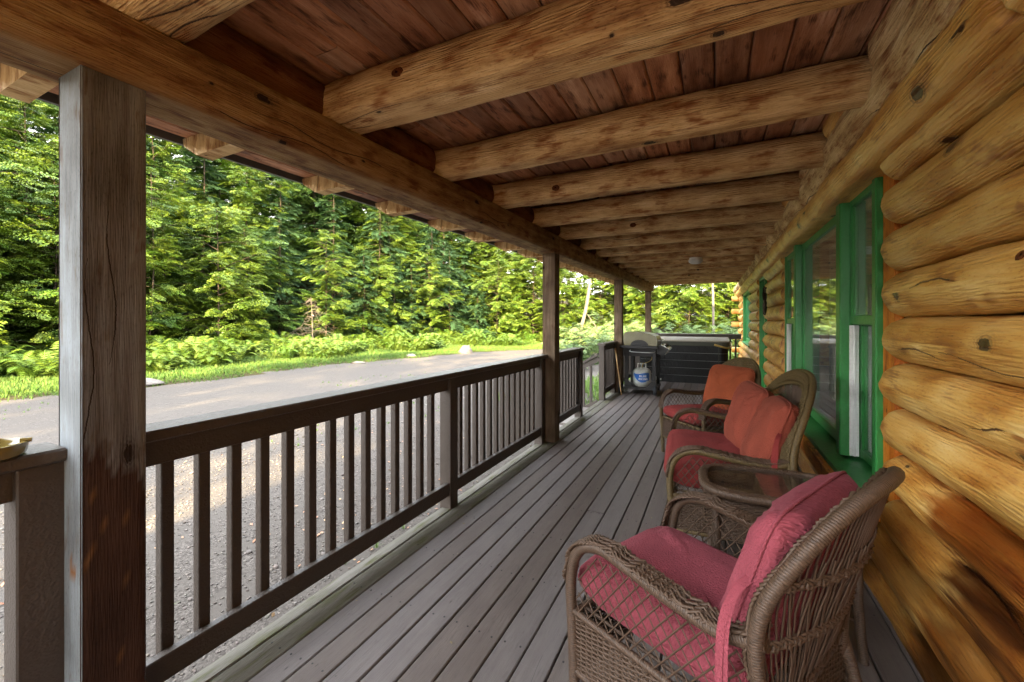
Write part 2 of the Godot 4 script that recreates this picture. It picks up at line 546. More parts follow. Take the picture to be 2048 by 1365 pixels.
func build_ground() -> void:
	var m := MB.new()
	var xs := []
	var zs := []
	var x := -95.0
	while x < 60.0:
		xs.append(x)
		x += 0.8 if x > -34.0 and x < 6.0 else 6.0
	var z := -95.0
	while z < 60.0:
		zs.append(z)
		z += 1.0 if z > -40.0 and z < 8.0 else 6.0
	var rows := []
	var uvs := []
	for zz in zs:
		var row := PackedVector3Array()
		var uv := PackedVector2Array()
		for xx in xs:
			row.append(Vector3(xx, lie(xx, zz), zz))
			uv.append(Vector2(xx, zz))
		rows.append(row); uvs.append(uv)
	m.grid(rows, uvs, false, true)
	tag(obj(m, "ground", M.forest_floor), "brown and green woodland ground rising behind the drive", "ground", "", "structure")
	m = MB.new()
	rows = []
	uvs = []
	z = -60.0
	while z < 25.0:
		var row := PackedVector3Array()
		var uv := PackedVector2Array()
		var a := drive_edge(z) + 0.18 * sin(z * 5.1) + 0.1 * sin(z * 11.7)
		var b := 0.2 if z > -11.9 else lerpf(-3.2, -2.2, clampf((-z - 12.0) / 30.0, 0, 1)) + 0.2 * sin(z * 3.0)
		for k in 13:
			var xx := lerpf(a, b, k / 12.0)
			row.append(Vector3(xx, GROUND + 0.006 + (0.12 * (-27.0 - z) * smoothstep(27.0, 34.0, -z) if z < -27.0 else 0.0), z))
			uv.append(Vector2(xx, z))
		rows.append(row); uvs.append(uv)
		z += 0.35
	m.grid(rows, uvs, false, true)
	tag(obj(m, "gravel_drive", M.gravel), "pale grey gravel drive running past the porch", "drive", "", "structure")

func stone_mesh(sd: int) -> ArrayMesh:
	var r := RandomNumberGenerator.new()
	r.seed = sd
	var ico := SphereMesh.new()
	ico.radius = 1.0
	ico.height = 2.0
	ico.radial_segments = 9
	ico.rings = 5
	var a := ico.get_mesh_arrays()
	var vv: PackedVector3Array = a[Mesh.ARRAY_VERTEX]
	var f := FastNoiseLite.new()
	f.seed = sd
	f.frequency = 0.9
	var m := MB.new()
	for k in vv.size():
		var p := vv[k]
		var q := p * (1.0 + 0.45 * f.get_noise_3dv(p * 1.4))
		m.vert(Vector3(q.x, q.y * 0.6, q.z), (p * Vector3(1, 1.6, 1)).normalized(), Vector2(p.x + p.y, p.z))
	m.i = a[Mesh.ARRAY_INDEX]
	return m.mesh()

func build_litter() -> void:
	# loose gravel near the porch
	var mesh := stone_mesh(5)
	var xf := []
	var cols := []
	for k in 20000:
		var z := rand(-9.0, 0.6)
		var d := pow(rng.randf(), 1.6) * 6.0
		var x := -1.75 - d
		var s := rand(0.004, 0.0095) * (2.2 if rng.randf() < 0.02 else 1.0)
		if d > 3.0: s *= 1.2
		var b := Basis.from_euler(Vector3(rand(-0.4, 0.4), rand(0, TAU), rand(-0.4, 0.4))).scaled(Vector3(s * rand(0.8, 1.4), s, s))
		xf.append(Transform3D(b, Vector3(x, GROUND + 0.006 + s * 0.3, z)))
		var g := rand(0.6, 1.3)
		cols.append(Color(g * rand(0.95, 1.08), g, g * rand(0.93, 1.05)))
	tag(many("gravel_stones", mesh, M.stone, xf, cols, self), "loose grey stones scattered over the gravel by the porch", "gravel", "", "stuff")
	# fallen leaves
	var lm := MB.new()
	lm.quad(Vector3(-0.5, 0, 0), Vector3(0, 0.12, 0.32), Vector3(0.5, 0.05, 0), Vector3(0, 0.02, -0.32), Vector2.ZERO, Vector2.ZERO, Vector2.ZERO, Vector2.ZERO, Vector3.UP)
	xf = []
	cols = []
	for k in 2200:
		var z := rand(-8.5, 0.4)
		var x := -1.75 - pow(rng.randf(), 1.4) * 4.5
		if sin(x * 2.1 + 1.0) * sin(z * 1.7) + rand(-0.6, 0.6) < 0.0: continue
		var s := rand(0.016, 0.042)
		xf.append(Transform3D(Basis.from_euler(Vector3(rand(-0.5, 0.5), rand(0, TAU), rand(-0.5, 0.5))).scaled(Vector3(s, s, s)), Vector3(x, GROUND + 0.016, z)))
		cols.append(Color(0.22, 0.085, 0.045).lerp(Color(0.28, 0.18, 0.09), rng.randf()))
	var dxf := []
	var dcols := []
	for k in 70:
		var s := rand(0.008, 0.02)
		dxf.append(Transform3D(Basis.from_euler(Vector3(rand(-0.3, 0.3), rand(0, TAU), rand(-0.3, 0.3))).scaled(Vector3(s, s, s)), Vector3(rand(-1.55, 0.3), s * 0.16 + 0.001, rand(-8.0, -0.8))))
		dcols.append(Color(0.16, 0.09, 0.04).lerp(Color(0.22, 0.19, 0.11), rng.randf()))
	tag(many("deck_litter", lm.mesh(), M.leaf, dxf, dcols, self), "tiny dry leaf bits scattered over the deck boards", "leaves", "", "stuff")
	tag(many("fallen_leaves", lm.mesh(), M.leaf, xf, cols, self), "small red-brown dry leaves lying on the gravel", "leaves", "", "stuff")

func blade_mesh() -> ArrayMesh:
	var m := MB.new()
	var r := RandomNumberGenerator.new()
	r.seed = 3
	for k in 11:
		var a := r.randf_range(0, TAU)
		var h := r.randf_range(0.5, 1.0)
		var lean := r.randf_range(0.1, 0.55)
		var d := Vector3(cos(a), 0, sin(a))
		var w := Vector3(-sin(a), 0, cos(a)) * 0.035
		var p := d * r.randf_range(0.0, 0.25)
		var q := p + d * lean * 0.4 + Vector3(0, h * 0.6, 0)
		var e := p + d * lean + Vector3(0, h, 0)
		m.quad(p - w, p + w, q + w * 0.8, q - w * 0.8, Vector2.ZERO, Vector2.ZERO, Vector2.ZERO, Vector2.ZERO, Vector3.UP)
		m.quad(q - w * 0.8, q + w * 0.8, e, e, Vector2.ZERO, Vector2.ZERO, Vector2.ZERO, Vector2.ZERO, Vector3.UP)
	return m.mesh()

func fern_mesh() -> ArrayMesh:
	var m := MB.new()
	var r := RandomNumberGenerator.new()
	r.seed = 8
	for f in 8:
		var a := f * TAU / 8.0 + r.randf_range(-0.3, 0.3)
		var d := Vector3(cos(a), 0, sin(a))
		var w := Vector3(-sin(a), 0, cos(a))
		var reach := r.randf_range(0.55, 0.9)
		var high := r.randf_range(0.6, 1.0)
		var prev := Vector3.ZERO
		for k in 21:
			var s := (k + 1) / 21.0
			var p := d * reach * s + Vector3(0, high * (sin(s * 2.2) * 0.9), 0)
			var fwd := (p - prev).normalized()
			if k > 1:
				var l := 0.26 * sin(minf(1.0, (1.08 - s) * 1.15) * PI * 0.55)
				for sd: float in [-1.0, 1.0]:
					var tip := p + w * sd * l + fwd * l * 0.35 - Vector3(0, l * 0.25, 0)
					var mid := p.lerp(tip, 0.45)
					var th := fwd * 0.017
					m.quad(p - th * 0.6, mid - th, tip, mid + th, Vector2.ZERO, Vector2.ZERO, Vector2.ZERO, Vector2.ZERO, Vector3.UP)
			m.quad(prev - w * 0.006, prev + w * 0.006, p + w * 0.004, p - w * 0.004, Vector2.ZERO, Vector2.ZERO, Vector2.ZERO, Vector2.ZERO, Vector3.UP)
			prev = p
	return m.mesh()

func build_undergrowth() -> void:
	var gm := blade_mesh()
	var xf := []
	var cols := []
	for k in 26000:
		var z := -2.0 - pow(rng.randf(), 1.3) * 30.0
		var s := rand(-0.35, 4.6)
		if s < 0.3 and rng.randf() > (s + 0.45) * 0.9: continue
		var x := drive_edge(z) - s
		var h := rand(0.07, 0.2) * (0.6 if s < 0.6 else 1.0)
		xf.append(Transform3D(Basis.from_euler(Vector3(0, rand(0, TAU), 0)).scaled(Vector3(h * 0.9, h, h * 0.9)), Vector3(x, lie(x, z), z)))
		cols.append(Color(0.038, 0.088, 0.011).lerp(Color(0.078, 0.112, 0.018), rng.randf()))
	for k in 1500:   # weeds in the gravel
		var z := rand(-20.0, -0.5)
		var x := rand(drive_edge(z), -1.9)
		if sin(x * 0.9) * sin(z * 0.55 + x * 0.3) < 0.45: continue
		var h := rand(0.02, 0.06)
		xf.append(Transform3D(Basis.from_euler(Vector3(0, rand(0, TAU), 0)).scaled(Vector3(h * 1.6, h, h * 1.6)), Vector3(x, GROUND + 0.004, z)))
		cols.append(Color(0.09, 0.15, 0.03))
	for k in 9000:   # lawn past the porch end
		var z := rand(-27.0, -6.0)
		var x := rand(-4.4, -1.9) if z > -12.0 else rand(-3.4, 4.0)
		if z > -12.0 and z > -9.0 + rand(-1.5, 1.5): continue
		var h := rand(0.06, 0.16)
		xf.append(Transform3D(Basis.from_euler(Vector3(0, rand(0, TAU), 0)).scaled(Vector3(h, h, h)), Vector3(x, lie(x, z), z)))
		cols.append(Color(0.09, 0.17, 0.03).lerp(Color(0.15, 0.21, 0.05), rng.randf()))
	tag(many("grass", gm, M.grass, xf, cols, self), "short green grass along the verge and past the porch", "grass", "", "stuff")
	var fm := fern_mesh()
	xf = []
	cols = []
	for k in 3400:
		var z := 0.0 - pow(rng.randf(), 1.15) * 32.0
		var s := rand(1.8, 9.5)
		if s < 2.1 + 0.8 * sin(z * 1.1) + 0.4 * sin(z * 2.9): continue
		var x := drive_edge(z) - s
		var h := rand(0.4, 0.85) * (1.0 + 0.55 * sin(z * 1.9 + s * 1.3) * sin(s * 1.7 + z * 0.6))
		xf.append(Transform3D(Basis.from_euler(Vector3(rand(-0.2, 0.2), rand(0, TAU), rand(-0.2, 0.2))).scaled(Vector3(h, h * rand(0.8, 1.2), h)), Vector3(x, lie(x, z) - 0.02, z)))
		cols.append(Color(0.038, 0.080, 0.006).lerp(Color(0.068, 0.098, 0.011), rng.randf()))
	for k in 420:
		var z := rand(-30.0, -21.0)
		var x := rand(-8.0, 5.0)
		var h := rand(0.35, 0.7)
		xf.append(Transform3D(Basis.from_euler(Vector3(0, rand(0, TAU), 0)).scaled(Vector3(h, h, h)), Vector3(x, lie(x, z) - 0.02, z)))
		cols.append(Color(0.08, 0.14, 0.02).lerp(Color(0.13, 0.17, 0.03), rng.randf()))
	tag(many("ferns", fm, M.fern, xf, cols, self), "yellow-green ferns in a thick band along the wood's edge", "ferns", "", "stuff")


# ---------------------------------------------------------------- trees
func leaf_spray(sd: int, leaf_len: float, leaf_w: float) -> ArrayMesh:
	var m := MB.new()
	var r := RandomNumberGenerator.new()
	r.seed = sd
	var put := func(p: Vector3, d: Vector3, l: float):
		var side := d.cross(Vector3.UP).normalized().rotated(d, r.randf_range(-0.6, 0.6))
		var droop := Vector3(0, -l * r.randf_range(0.05, 0.35), 0)
		var mid := p + d * l * 0.45
		var nn := side.cross(d)
		m.col = Color.WHITE * r.randf_range(0.78, 1.0)
		m.quad(p, mid + side * leaf_w * l + nn * 0.12 * l, p + d * l + droop, mid - side * leaf_w * l + nn * 0.12 * l, Vector2.ZERO, Vector2.ZERO, Vector2.ZERO, Vector2.ZERO, Vector3.UP)
	for k in 11:
		var s := (k + 0.6) / 11.0
		var base := Vector3(s, -0.10 * s * s, 0)
		var sd2 := 1.0 if k % 2 == 0 else -1.0
		var tw := 0.44 * (1.12 - s)
		var dir := Vector3(0.62, r.randf_range(-0.18, 0.12), 0.78 * sd2).normalized()
		for q in 6:
			var f := (q + 1) / 6.0
			var p := base + dir * tw * f
			p.y -= 0.12 * tw * f * f
			var da := dir.rotated(Vector3.UP, r.randf_range(0.4, 0.95) * (1.0 if q % 2 == 0 else -1.0))
			if q == 5: da = dir
			put.call(p, (da + Vector3(0, r.randf_range(-0.15, 0.12), 0)).normalized(), leaf_len * r.randf_range(0.75, 1.15))
		put.call(base, Vector3(0.7, 0.05, -0.7 * sd2).normalized(), leaf_len)
	put.call(Vector3(0.97, -0.1, 0), Vector3(1, -0.1, 0).normalized(), leaf_len)
	return m.mesh()

func needle_spray(sd: int) -> ArrayMesh:
	var m := MB.new()
	var r := RandomNumberGenerator.new()
	r.seed = sd
	for k in 13:
		var s := (k + 0.4) / 13.0
		var base := Vector3(s, -0.16 * s * s, 0)
		var sd2 := 1.0 if k % 2 == 0 else -1.0
		var l := 0.40 * (1.1 - s * 0.85)
		var dir := Vector3(0.66, r.randf_range(-0.2, 0.05), 0.72 * sd2).normalized()
		for q in 6:
			var f := q / 6.0
			var p := base + dir * l * f - Vector3(0, 0.14 * l * f * f, 0)
			for e: float in [-1.0, 1.0]:
				var d := dir.rotated(Vector3.UP, 0.75 * e)
				var ll := 0.12 * (1.1 - f * 0.6)
				var w := d.cross(Vector3.UP).normalized() * 0.016
				var tip := p + d * ll + Vector3(0, r.randf_range(-0.04, 0.015), 0)
				var up := Vector3(0, r.randf_range(0.0, 0.014), 0)
				m.quad(p - w, p.lerp(tip, 0.5) + w + up, tip, p.lerp(tip, 0.5) - w + up, Vector2.ZERO, Vector2.ZERO, Vector2.ZERO, Vector2.ZERO, Vector3.UP)
	return m.mesh()

var sprays := {}

func tree(called: String, label: String, kind: String, at: Vector3, h: float, r: float, low: float, limbs: int, each: int, tone: Array, group: String, lean := 0.0) -> Node3D:
	var root := thing(called, label, "tree" if kind != "shrub" else "shrub", at, 0.0, group)
	var tm := MB.new()
	var pts := PackedVector3Array()
	var rad := []
	var la := rand(0, TAU)
	for k in 8:
		var f := k / 7.0
		pts.append(Vector3(cos(la) * lean * f + 0.06 * sin(f * 7 + la) * h * 0.1, h * 0.97 * f - 0.15, sin(la) * lean * f + 0.05 * cos(f * 6) * h * 0.1))
		rad.append(maxf(0.012, (0.010 + 0.0048 * h) * (1.0 - f * 0.92)))
	if kind != "shrub":
		tm.tube(pts, rad, 7, false)
	var xf := []
	var cols := []
	for k in limbs:
		var f := clampf((k + rng.randf()) / limbs, 0.0, 0.995)
		var y := lerpf(low, 1.0, f) * h
		var fy := y / h
		var width := 1.0
		if kind == "conifer":
			width = lerpf(1.0, 0.06, f) * (0.75 + 0.25 * rng.randf())
		else:
			width = (pow(sin(clampf(f * 0.80 + 0.16, 0, 1) * PI), 0.6) * 0.8 + 0.2 * (1.0 - f)) * rand(0.6, 1.1)
		var l := maxf(0.25, r * width)
		var a := k * 2.399 + rand(-1.1, 1.1)
		l *= rand(0.62, 1.12)
		var d := Vector3(cos(a), 0, sin(a))
		var rise := rand(-0.30, 0.10) if kind == "conifer" else rand(-0.10, 0.75)
		var o := pts[0].lerp(pts[7], fy)
		o.y = y * 0.97
		if kind == "shrub":
			o = Vector3(d.x * 0.05, y * 0.4, d.z * 0.05)
			rise = rand(0.3, 1.3)
		var curve := func(t: float) -> Vector3:
			return o + d * l * t + Vector3(0, l * (rise * t - (0.20 if kind == "conifer" else 0.16) * t * t), 0)
		tm.tube(PackedVector3Array([curve.call(0.0), curve.call(0.35), curve.call(0.7), curve.call(1.0)]), [0.007 * l + 0.008, 0.005 * l + 0.005, 0.005, 0.003], 4, false)
		var number := int(each * 1.4)
		for q in number:
			var t := pow((q + rng.randf()) / number, 0.75)
			if t < 0.16: continue
			var p: Vector3 = curve.call(t)
			if kind == "leaf": p.y += rand(-0.30, 0.30) * minf(1.0, l * 0.5)
			var sa := a + rand(0.35, 1.25) * (1.0 if q % 2 == 0 else -1.0) * (1.15 - t * 0.7)
			var s := rand(0.42, 0.85) * clampf(0.35 + l * 0.28, 0.45, 1.5)
			if kind == "shrub": s *= 0.7
			var b := Basis(Vector3.UP, -sa) * Basis(Vector3(0, 0, 1), rand(-0.55, 0.22)) * Basis(Vector3.RIGHT, rand(-0.5, 0.5))
			xf.append(Transform3D(b.scaled(Vector3(s, s, s)), p))
			var tn: Color = tone[0].lerp(tone[1], clampf(rng.randf() * 0.75 + rand(-0.1, 0.35), 0, 1))
			cols.append(tn)
	obj(tm, "trunk" if kind != "shrub" else "stem", M.bark, root)
	var key := "needle" if kind == "conifer" else "leaf"
	var cr := many("crown" if kind != "shrub" else "foliage", sprays[key], M[key], xf, cols, root)
	cr.set_meta("kind", "stuff")
	return root

func build_wood() -> void:
	sprays.leaf = leaf_spray(3, 0.125, 0.30)
	sprays.needle = needle_spray(4)
	var light := [Color(0.044, 0.092, 0.006), Color(0.108, 0.148, 0.012)]
	var mid := [Color(0.032, 0.078, 0.012), Color(0.072, 0.118, 0.018)]
	var dark := [Color(0.017, 0.048, 0.017), Color(0.038, 0.075, 0.024)]
	var leafy := [light, mid, light]
	# forest edge: young leafy trees down to the ground, then conifers and taller trees up the bank
	var edge_labels := ["young yellow-green beech leafed to the ground above the ferns", "slender light green sapling leaning out over the ferns"]
	var z := 3.0
	var k := 0
	while z > -30.0:
		var x := drive_edge(z) - rand(5.2, 7.2)
		if z < -14.0 and k % 3 != 0:
			tree("young_hemlock", "young dark hemlock with drooping feathery boughs at the forest edge", "conifer", Vector3(x, lie(x, z), z), rand(4.0, 7.5), rand(1.6, 2.2), 0.02, 52, 13, dark, "young hemlocks along the forest edge")
			z -= rand(0.95, 1.5)
			k += 1
			continue
		tree("beech_sapling", edge_labels[k % 2], "leaf", Vector3(x, lie(x, z), z), rand(4.5, 8.0), rand(1.8, 2.6), 0.02, 46, 13, leafy[k % 3], "young trees along the forest edge", rand(0, 0.8))
		z -= rand(0.95, 1.5)
		k += 1
	z = 2.0
	k = 0
	while z > -34.0:
		var x := drive_edge(z) - rand(8.0, 11.5)
		if (k % 3 != 1 and z > -13.0) or k % 4 == 0:
			tree("beech_tree", "tall light green broadleaf tree in layered boughs behind the saplings", "leaf", Vector3(x, lie(x, z), z), rand(8.5, 11.5), rand(2.9, 3.7), 0.03, 64, 17, leafy[k % 2], "broadleaf trees on the bank", rand(0, 0.9))
		else:
			tree("hemlock_tree", "dark green hemlock with drooping flat boughs on the bank", "conifer", Vector3(x, lie(x, z), z), rand(9.5, 12.5), rand(2.6, 3.3), 0.04, 70, 15, dark, "hemlocks on the bank")
		z -= rand(1.7, 2.5)
		k += 1
	z = 4.0
	k = 0
	while z > -42.0:
		var x := drive_edge(z) - rand(13.0, 19.0)
		if k % 2 == 0:
			tree("hemlock_tree", "tall shaded hemlock high on the wooded slope", "conifer", Vector3(x, lie(x, z), z), rand(12.0, 15.0), rand(3.2, 4.0), 0.04, 76, 16, dark, "tall trees on the wooded slope")
		else:
			tree("beech_tree", "tall green broadleaf tree high on the wooded slope", "leaf", Vector3(x, lie(x, z), z), rand(12.0, 14.5), rand(3.5, 4.4), 0.04, 74, 17, mid, "tall trees on the wooded slope")
		z -= rand(1.7, 2.5)
		k += 1
	z = 4.0
	while z > -46.0:
		var x := drive_edge(z) - rand(20.0, 24.0)
		if k % 3 == 0:
			tree("hemlock_tree", "very tall hemlock at the top of the wooded slope", "conifer", Vector3(x, lie(x, z), z), rand(15.0, 18.0), rand(4.0, 4.8), 0.05, 84, 17, dark, "tallest trees on the slope")
		else:
			tree("beech_tree", "very tall broadleaf tree at the top of the wooded slope", "leaf", Vector3(x, lie(x, z), z), rand(14.0, 17.0), rand(3.8, 4.6), 0.05, 84, 18, leafy[k % 2], "tallest trees on the slope")
		k += 1
		z -= rand(1.8, 2.4)
	for p in [[-26.0, -21.5], [-30.0, -25.5], [-33.0, -29.0], [-28.5, -18.5], [-24.5, -25.0]]:
		tree("beech_tree", "very tall broadleaf tree at the top of the wooded slope", "leaf", Vector3(p[0], lie(p[0], p[1]), p[1]), rand(13.0, 15.5), rand(3.8, 4.6), 0.05, 84, 18, mid, "tallest trees on the slope")
	# beyond the end of the drive and the porch
	for row in [[-30.0, 5.5, 9.0, 2.6, "low front trees"], [-35.0, 10.0, 14.0, 3.4, "mid-height trees"], [-41.0, 13.0, 18.0, 4.4, "tallest rearmost trees"]]:
		var x := -24.0
		while x < 11.0:
			var zz: float = row[0] + rand(-1.6, 1.6)
			var conifer := rng.randf() < 0.22
			tree("hemlock_tree" if conifer else "maple_tree", ("dark hemlock among the %s past the porch end" if conifer else "light green leafy tree among the %s past the porch end") % row[4], "conifer" if conifer else "leaf",
				Vector3(x, lie(x, zz), zz), rand(row[1], row[2]), row[3] * rand(0.9, 1.2), 0.02, 54, 15, dark if conifer else light, "trees past the end of the porch", rand(0, 0.6))
			x += rand(1.9, 2.8)
	# bushes beside the drive past the steps
	for b in [[-4.7, -14.5, 1.7, 1.3], [-4.2, -17.0, 2.4, 1.7], [-3.2, -19.5, 2.2, 1.6], [-5.6, -19.0, 2.6, 1.7], [-2.0, -22.0, 2.4, 1.8], [-0.2, -23.5, 2.6, 1.9], [1.6, -24.0, 2.4, 1.8], [-4.6, -24.0, 3.0, 2.2], [-6.6, -25.0, 2.6, 2.0], [3.6, -23.0, 2.4, 1.8]]:
		tree("leafy_bush", "rounded grey-green bush growing by the lawn past the porch steps", "shrub", Vector3(b[0], lie(b[0], b[1]), b[1]), b[2], b[3], 0.02, 44, 9, [Color(0.075, 0.14, 0.04), Color(0.15, 0.2, 0.06)], "bushes past the porch steps")
	# trees beyond the near end of the cabin that shade the drive
	for t in [[1.0, 21.0, 17.0, 4.4], [4.5, 20.0, 18.0, 4.4], [8.0, 22.0, 16.0, 4.4], [-2.5, 20.0, 12.5, 4.2], [-6.0, 21.0, 10.5, 4.0], [-10.0, 20.0, 9.5, 3.8], [11.5, 20.0, 13.0, 4.2], [3.0, 26.0, 19.0, 4.8], [-14.0, 21.0, 8.5, 3.6]]:
		tree("shade_tree", "tall broadleaf tree standing beyond the near end of the cabin", "leaf", Vector3(t[0], lie(t[0], t[1]), t[1]), t[2], t[3], 0.22, 60, 17, mid, "shade trees beyond the near end of the cabin")
	# leaning snag, pale pole-thin trunk, dead conifer
	var sn := thing("leaning_snag", "pale bare broken trunk leaning among the bushes", "tree stump", Vector3(-6.1, lie(-6.1, -21.0), -21.0))
	var m := MB.new()
	m.tube(smooth([Vector3(-0.5, -0.1, 0), Vector3(-0.15, 1.4, 0), Vector3(0.15, 2.6, 0.05), Vector3(0.35, 3.9, 0.1)], 4), [0.10, 0.10, 0.098, 0.096, 0.094, 0.092, 0.09, 0.09, 0.088, 0.086, 0.085, 0.082, 0.07], 9)
	obj(m, "trunk", M.pale_bark, sn)
	m = MB.new()
	m.tube(PackedVector3Array([Vector3(0.2, 2.1, 0.1), Vector3(0.9, 1.2, 0.3), Vector3(1.5, 0.3, 0.4)]), [0.025, 0.02, 0.016], 6)
	obj(m, "fallen_limb", M.pale_bark, sn)
	var bt := thing("birch_trunk", "thin straight pale trunk seen past the hot tub", "tree", Vector3(-0.15, lie(-0.15, -26.0), -26.0))
	m = MB.new()
	m.tube(smooth([Vector3(0.1, -0.2, 0), Vector3(0.05, 3.5, 0), Vector3(-0.05, 7.0, 0), Vector3(0.05, 11.0, 0)], 4), [0.07, 0.07, 0.068, 0.066, 0.064, 0.062, 0.06, 0.058, 0.055, 0.05, 0.045, 0.04, 0.035], 9)
	obj(m, "trunk", M.pale_bark, bt)
	xf_crown(bt, Vector3(0, 9.5, 0))
	var dx := drive_edge(-14.0) - 4.4
	var dt := thing("dead_conifer", "small bare dead conifer with drooping grey twigs over the ferns", "dead tree", Vector3(dx, lie(dx, -14.0), -14.0))
	m = MB.new()
	m.tube(PackedVector3Array([Vector3(0, -0.1, 0), Vector3(0.05, 1.4, 0), Vector3(0, 2.9, 0.05)]), [0.035, 0.026, 0.008], 6)
	obj(m, "trunk", M.pale_bark, dt)
	m = MB.new()
	for q in 46:
		var a := q * 2.4 + rand(-0.8, 0.8)
		var y := rand(0.5, 2.85)
		var l := (3.3 - y) * rand(0.15, 0.7)
		var d := Vector3(cos(a), 0, sin(a))
		var p0 := Vector3(0, y, 0)
		var p1 := p0 + d * l * 0.5 + Vector3(0, l * rand(-0.25, 0.2), 0)
		var p2 := p0 + d * l - Vector3(0, l * rand(0.05, 0.7), 0)
		m.tube(PackedVector3Array([p0, p1, p2]), [0.010, 0.007, 0.003], 4, false)
		for e in 4:
			var s := p1.lerp(p2, e / 4.0)
			m.tube(PackedVector3Array([s, s + Vector3(rand(-0.25, 0.25), rand(-0.3, 0.12), rand(-0.25, 0.25))]), [0.005, 0.002], 3, false)
	obj(m, "branch", M.pale_bark, dt).set_meta("kind", "stuff")

func xf_crown(root: Node3D, at: Vector3) -> void:
	var xf := []
	var cols := []
	for k in 260:
		var a := rand(0, TAU)
		var p := at + Vector3(cos(a), 0, sin(a)) * rand(0.1, 1.7) + Vector3(0, rand(-1.6, 2.4), 0)
		var s := rand(0.6, 1.0)
		xf.append(Transform3D((Basis(Vector3.UP, -a) * Basis(Vector3(0, 0, 1), rand(-0.3, 0.3))).scaled(Vector3(s, s, s)), p))
		cols.append(Color(0.08, 0.15, 0.02).lerp(Color(0.16, 0.22, 0.04), rng.randf()))
	many("crown", sprays.leaf, M.leaf, xf, cols, root).set_meta("kind", "stuff")

func build_rocks() -> void:
	var list := [[-13.9, -5.7, 0.55, 0.14, "flat pale rock lying in the verge grass"], [-12.2, -19.2, 0.42, 0.42, "rounded grey boulder at the end of the ferns"], [-13.3, -16.0, 0.35, 0.12, "low pale stone at the drive's grassy edge"], [-13.2, -12.6, 0.3, 0.08, "small flat stone where grass meets gravel"]]
	for k in list.size():
		var q = list[k]
		var o := obj(stone_mesh(40 + k), "rock", M.stone)
		o.scale = Vector3(q[2], q[3] * 1.4, q[2] * 0.7)
		o.position = Vector3(q[0], lie(q[0], q[1]) + q[3] * 0.25, q[1])
		o.rotation.y = k * 1.3
		tag(o, q[4], "rock")


# ---------------------------------------------------------------- porch
var wood_noise := FastNoiseLite.new()

# peeled log from a to b; flats clamp the section below / above / towards -x
func log_shape(m: MB, a: Vector3, b: Vector3, r: float, fb := 9.0, ft := 9.0, sd := 0.0, ends := Vector2(0, 0), wob := 1.0, stain = null, fs := 9.0) -> void:
	var l := a.distance_to(b)
	var d := (b - a) / l
	var side := Vector3.UP.cross(d).normalized()
	var n := maxi(4, int(l / 0.09))
	var rows := []
	var uvs := []
	var cols := []
	var off := Vector2(sd * 3.7, sd * 5.3)
	var ts := []
	for k in n + 1:
		ts.append(k / float(n))
	for e in 2:
		var er: float = ends[e]
		if er > 0.0:
			for q in [0.06, 0.25, 0.5, 0.75]:
				ts.append(er * q / l if e == 0 else 1.0 - er * q / l)
	ts.sort()
	for t in ts:
		var row := PackedVector3Array()
		var uv := PackedVector2Array()
		var cc := PackedColorArray()
		var shrink := 1.0
		var u0: float = t * l
		if ends.x > 0.0 and u0 < ends.x: shrink = lerpf(0.62, 1.0, sqrt(maxf(0.0, 1.0 - pow(1.0 - u0 / ends.x, 2.0))))
		var u1: float = l - t * l
		if ends.y > 0.0 and u1 < ends.y: shrink = lerpf(0.62, 1.0, sqrt(maxf(0.0, 1.0 - pow(1.0 - u1 / ends.y, 2.0))))
		var p := a + d * u0
		var wx := 0.010 * wob * wood_noise.get_noise_2d(u0 * 9.0, sd * 31.0)
		var wy := 0.008 * wob * wood_noise.get_noise_2d(u0 * 9.0, sd * 57.0 + 9.0)
		var sides := 22
		for q in sides + 1:
			var an := TAU * q / sides
			var cx := cos(an)
			var sy := sin(an)
			var rr := r * shrink * (1.0 + wob * 0.085 * wood_noise.get_noise_3d(cx * 16.0 + sd * 13.0, sy * 16.0, u0 * 22.0) + wob * 0.045 * wood_noise.get_noise_3d(cx * 60.0 + sd * 5.0, sy * 60.0, u0 * 60.0))
			var h := clampf(sy * rr, -fb, ft)
			row.append(p + side * (clampf(cx * rr, -fs, fs) + wx) + Vector3.UP * (h + (wy if absf(h) < minf(fb, ft) - 0.001 else 0.0)))
			uv.append(off + Vector2(an * r, u0))
			cc.append(stain.call(p, an, u0) if stain != null else Color.WHITE)
		rows.append(row); uvs.append(uv); cols.append(cc)
	m.grid(rows, uvs, true, false, cols)
	m.fan(a, rows[0], -d)
	m.fan(b, rows[rows.size() - 1], d)

var knot_meshes := []

func knot(parent: Node, p: Vector3, out: Vector3, r: float, along: Vector3) -> void:
	if knot_meshes.is_empty():
		for k in 4:
			var f := FastNoiseLite.new()
			f.seed = 300 + k
			f.frequency = 1.0
			var m := MB.new()
			var rows := []
			var uvs := []
			for j in 6:
				var row := PackedVector3Array()
				var uv := PackedVector2Array()
				for q in 13:
					var a := TAU * q / 12.0
					var rr: float = [1.5, 1.25, 1.0, 0.8, 0.55, 0.0][j] * (1.0 + 0.14 * f.get_noise_2d(cos(a) * 0.9, sin(a) * 0.9) * (1.0 if j < 5 else 0.0))
					row.append(Vector3(cos(a) * rr * 1.5, [-0.3, 0.0, 0.14, 0.16, 0.05, 0.02][j], sin(a) * rr))
					uv.append(Vector2(cos(a) * rr * 0.02, sin(a) * rr * 0.02))
				rows.append(row); uvs.append(uv)
			m.grid(rows, uvs, true, true)
			knot_meshes.append(m.mesh())
	var o := obj(knot_meshes[rng.randi_range(0, 3)], "knot", M.knot_wood, parent)
	var x := (along - out * along.dot(out)).normalized()
	o.transform = Transform3D(Basis(x, out, x.cross(out)) * Basis().scaled(Vector3(r, r, r)), p)

func rise(z: float) -> float:
	return 0.013 * absf(z)

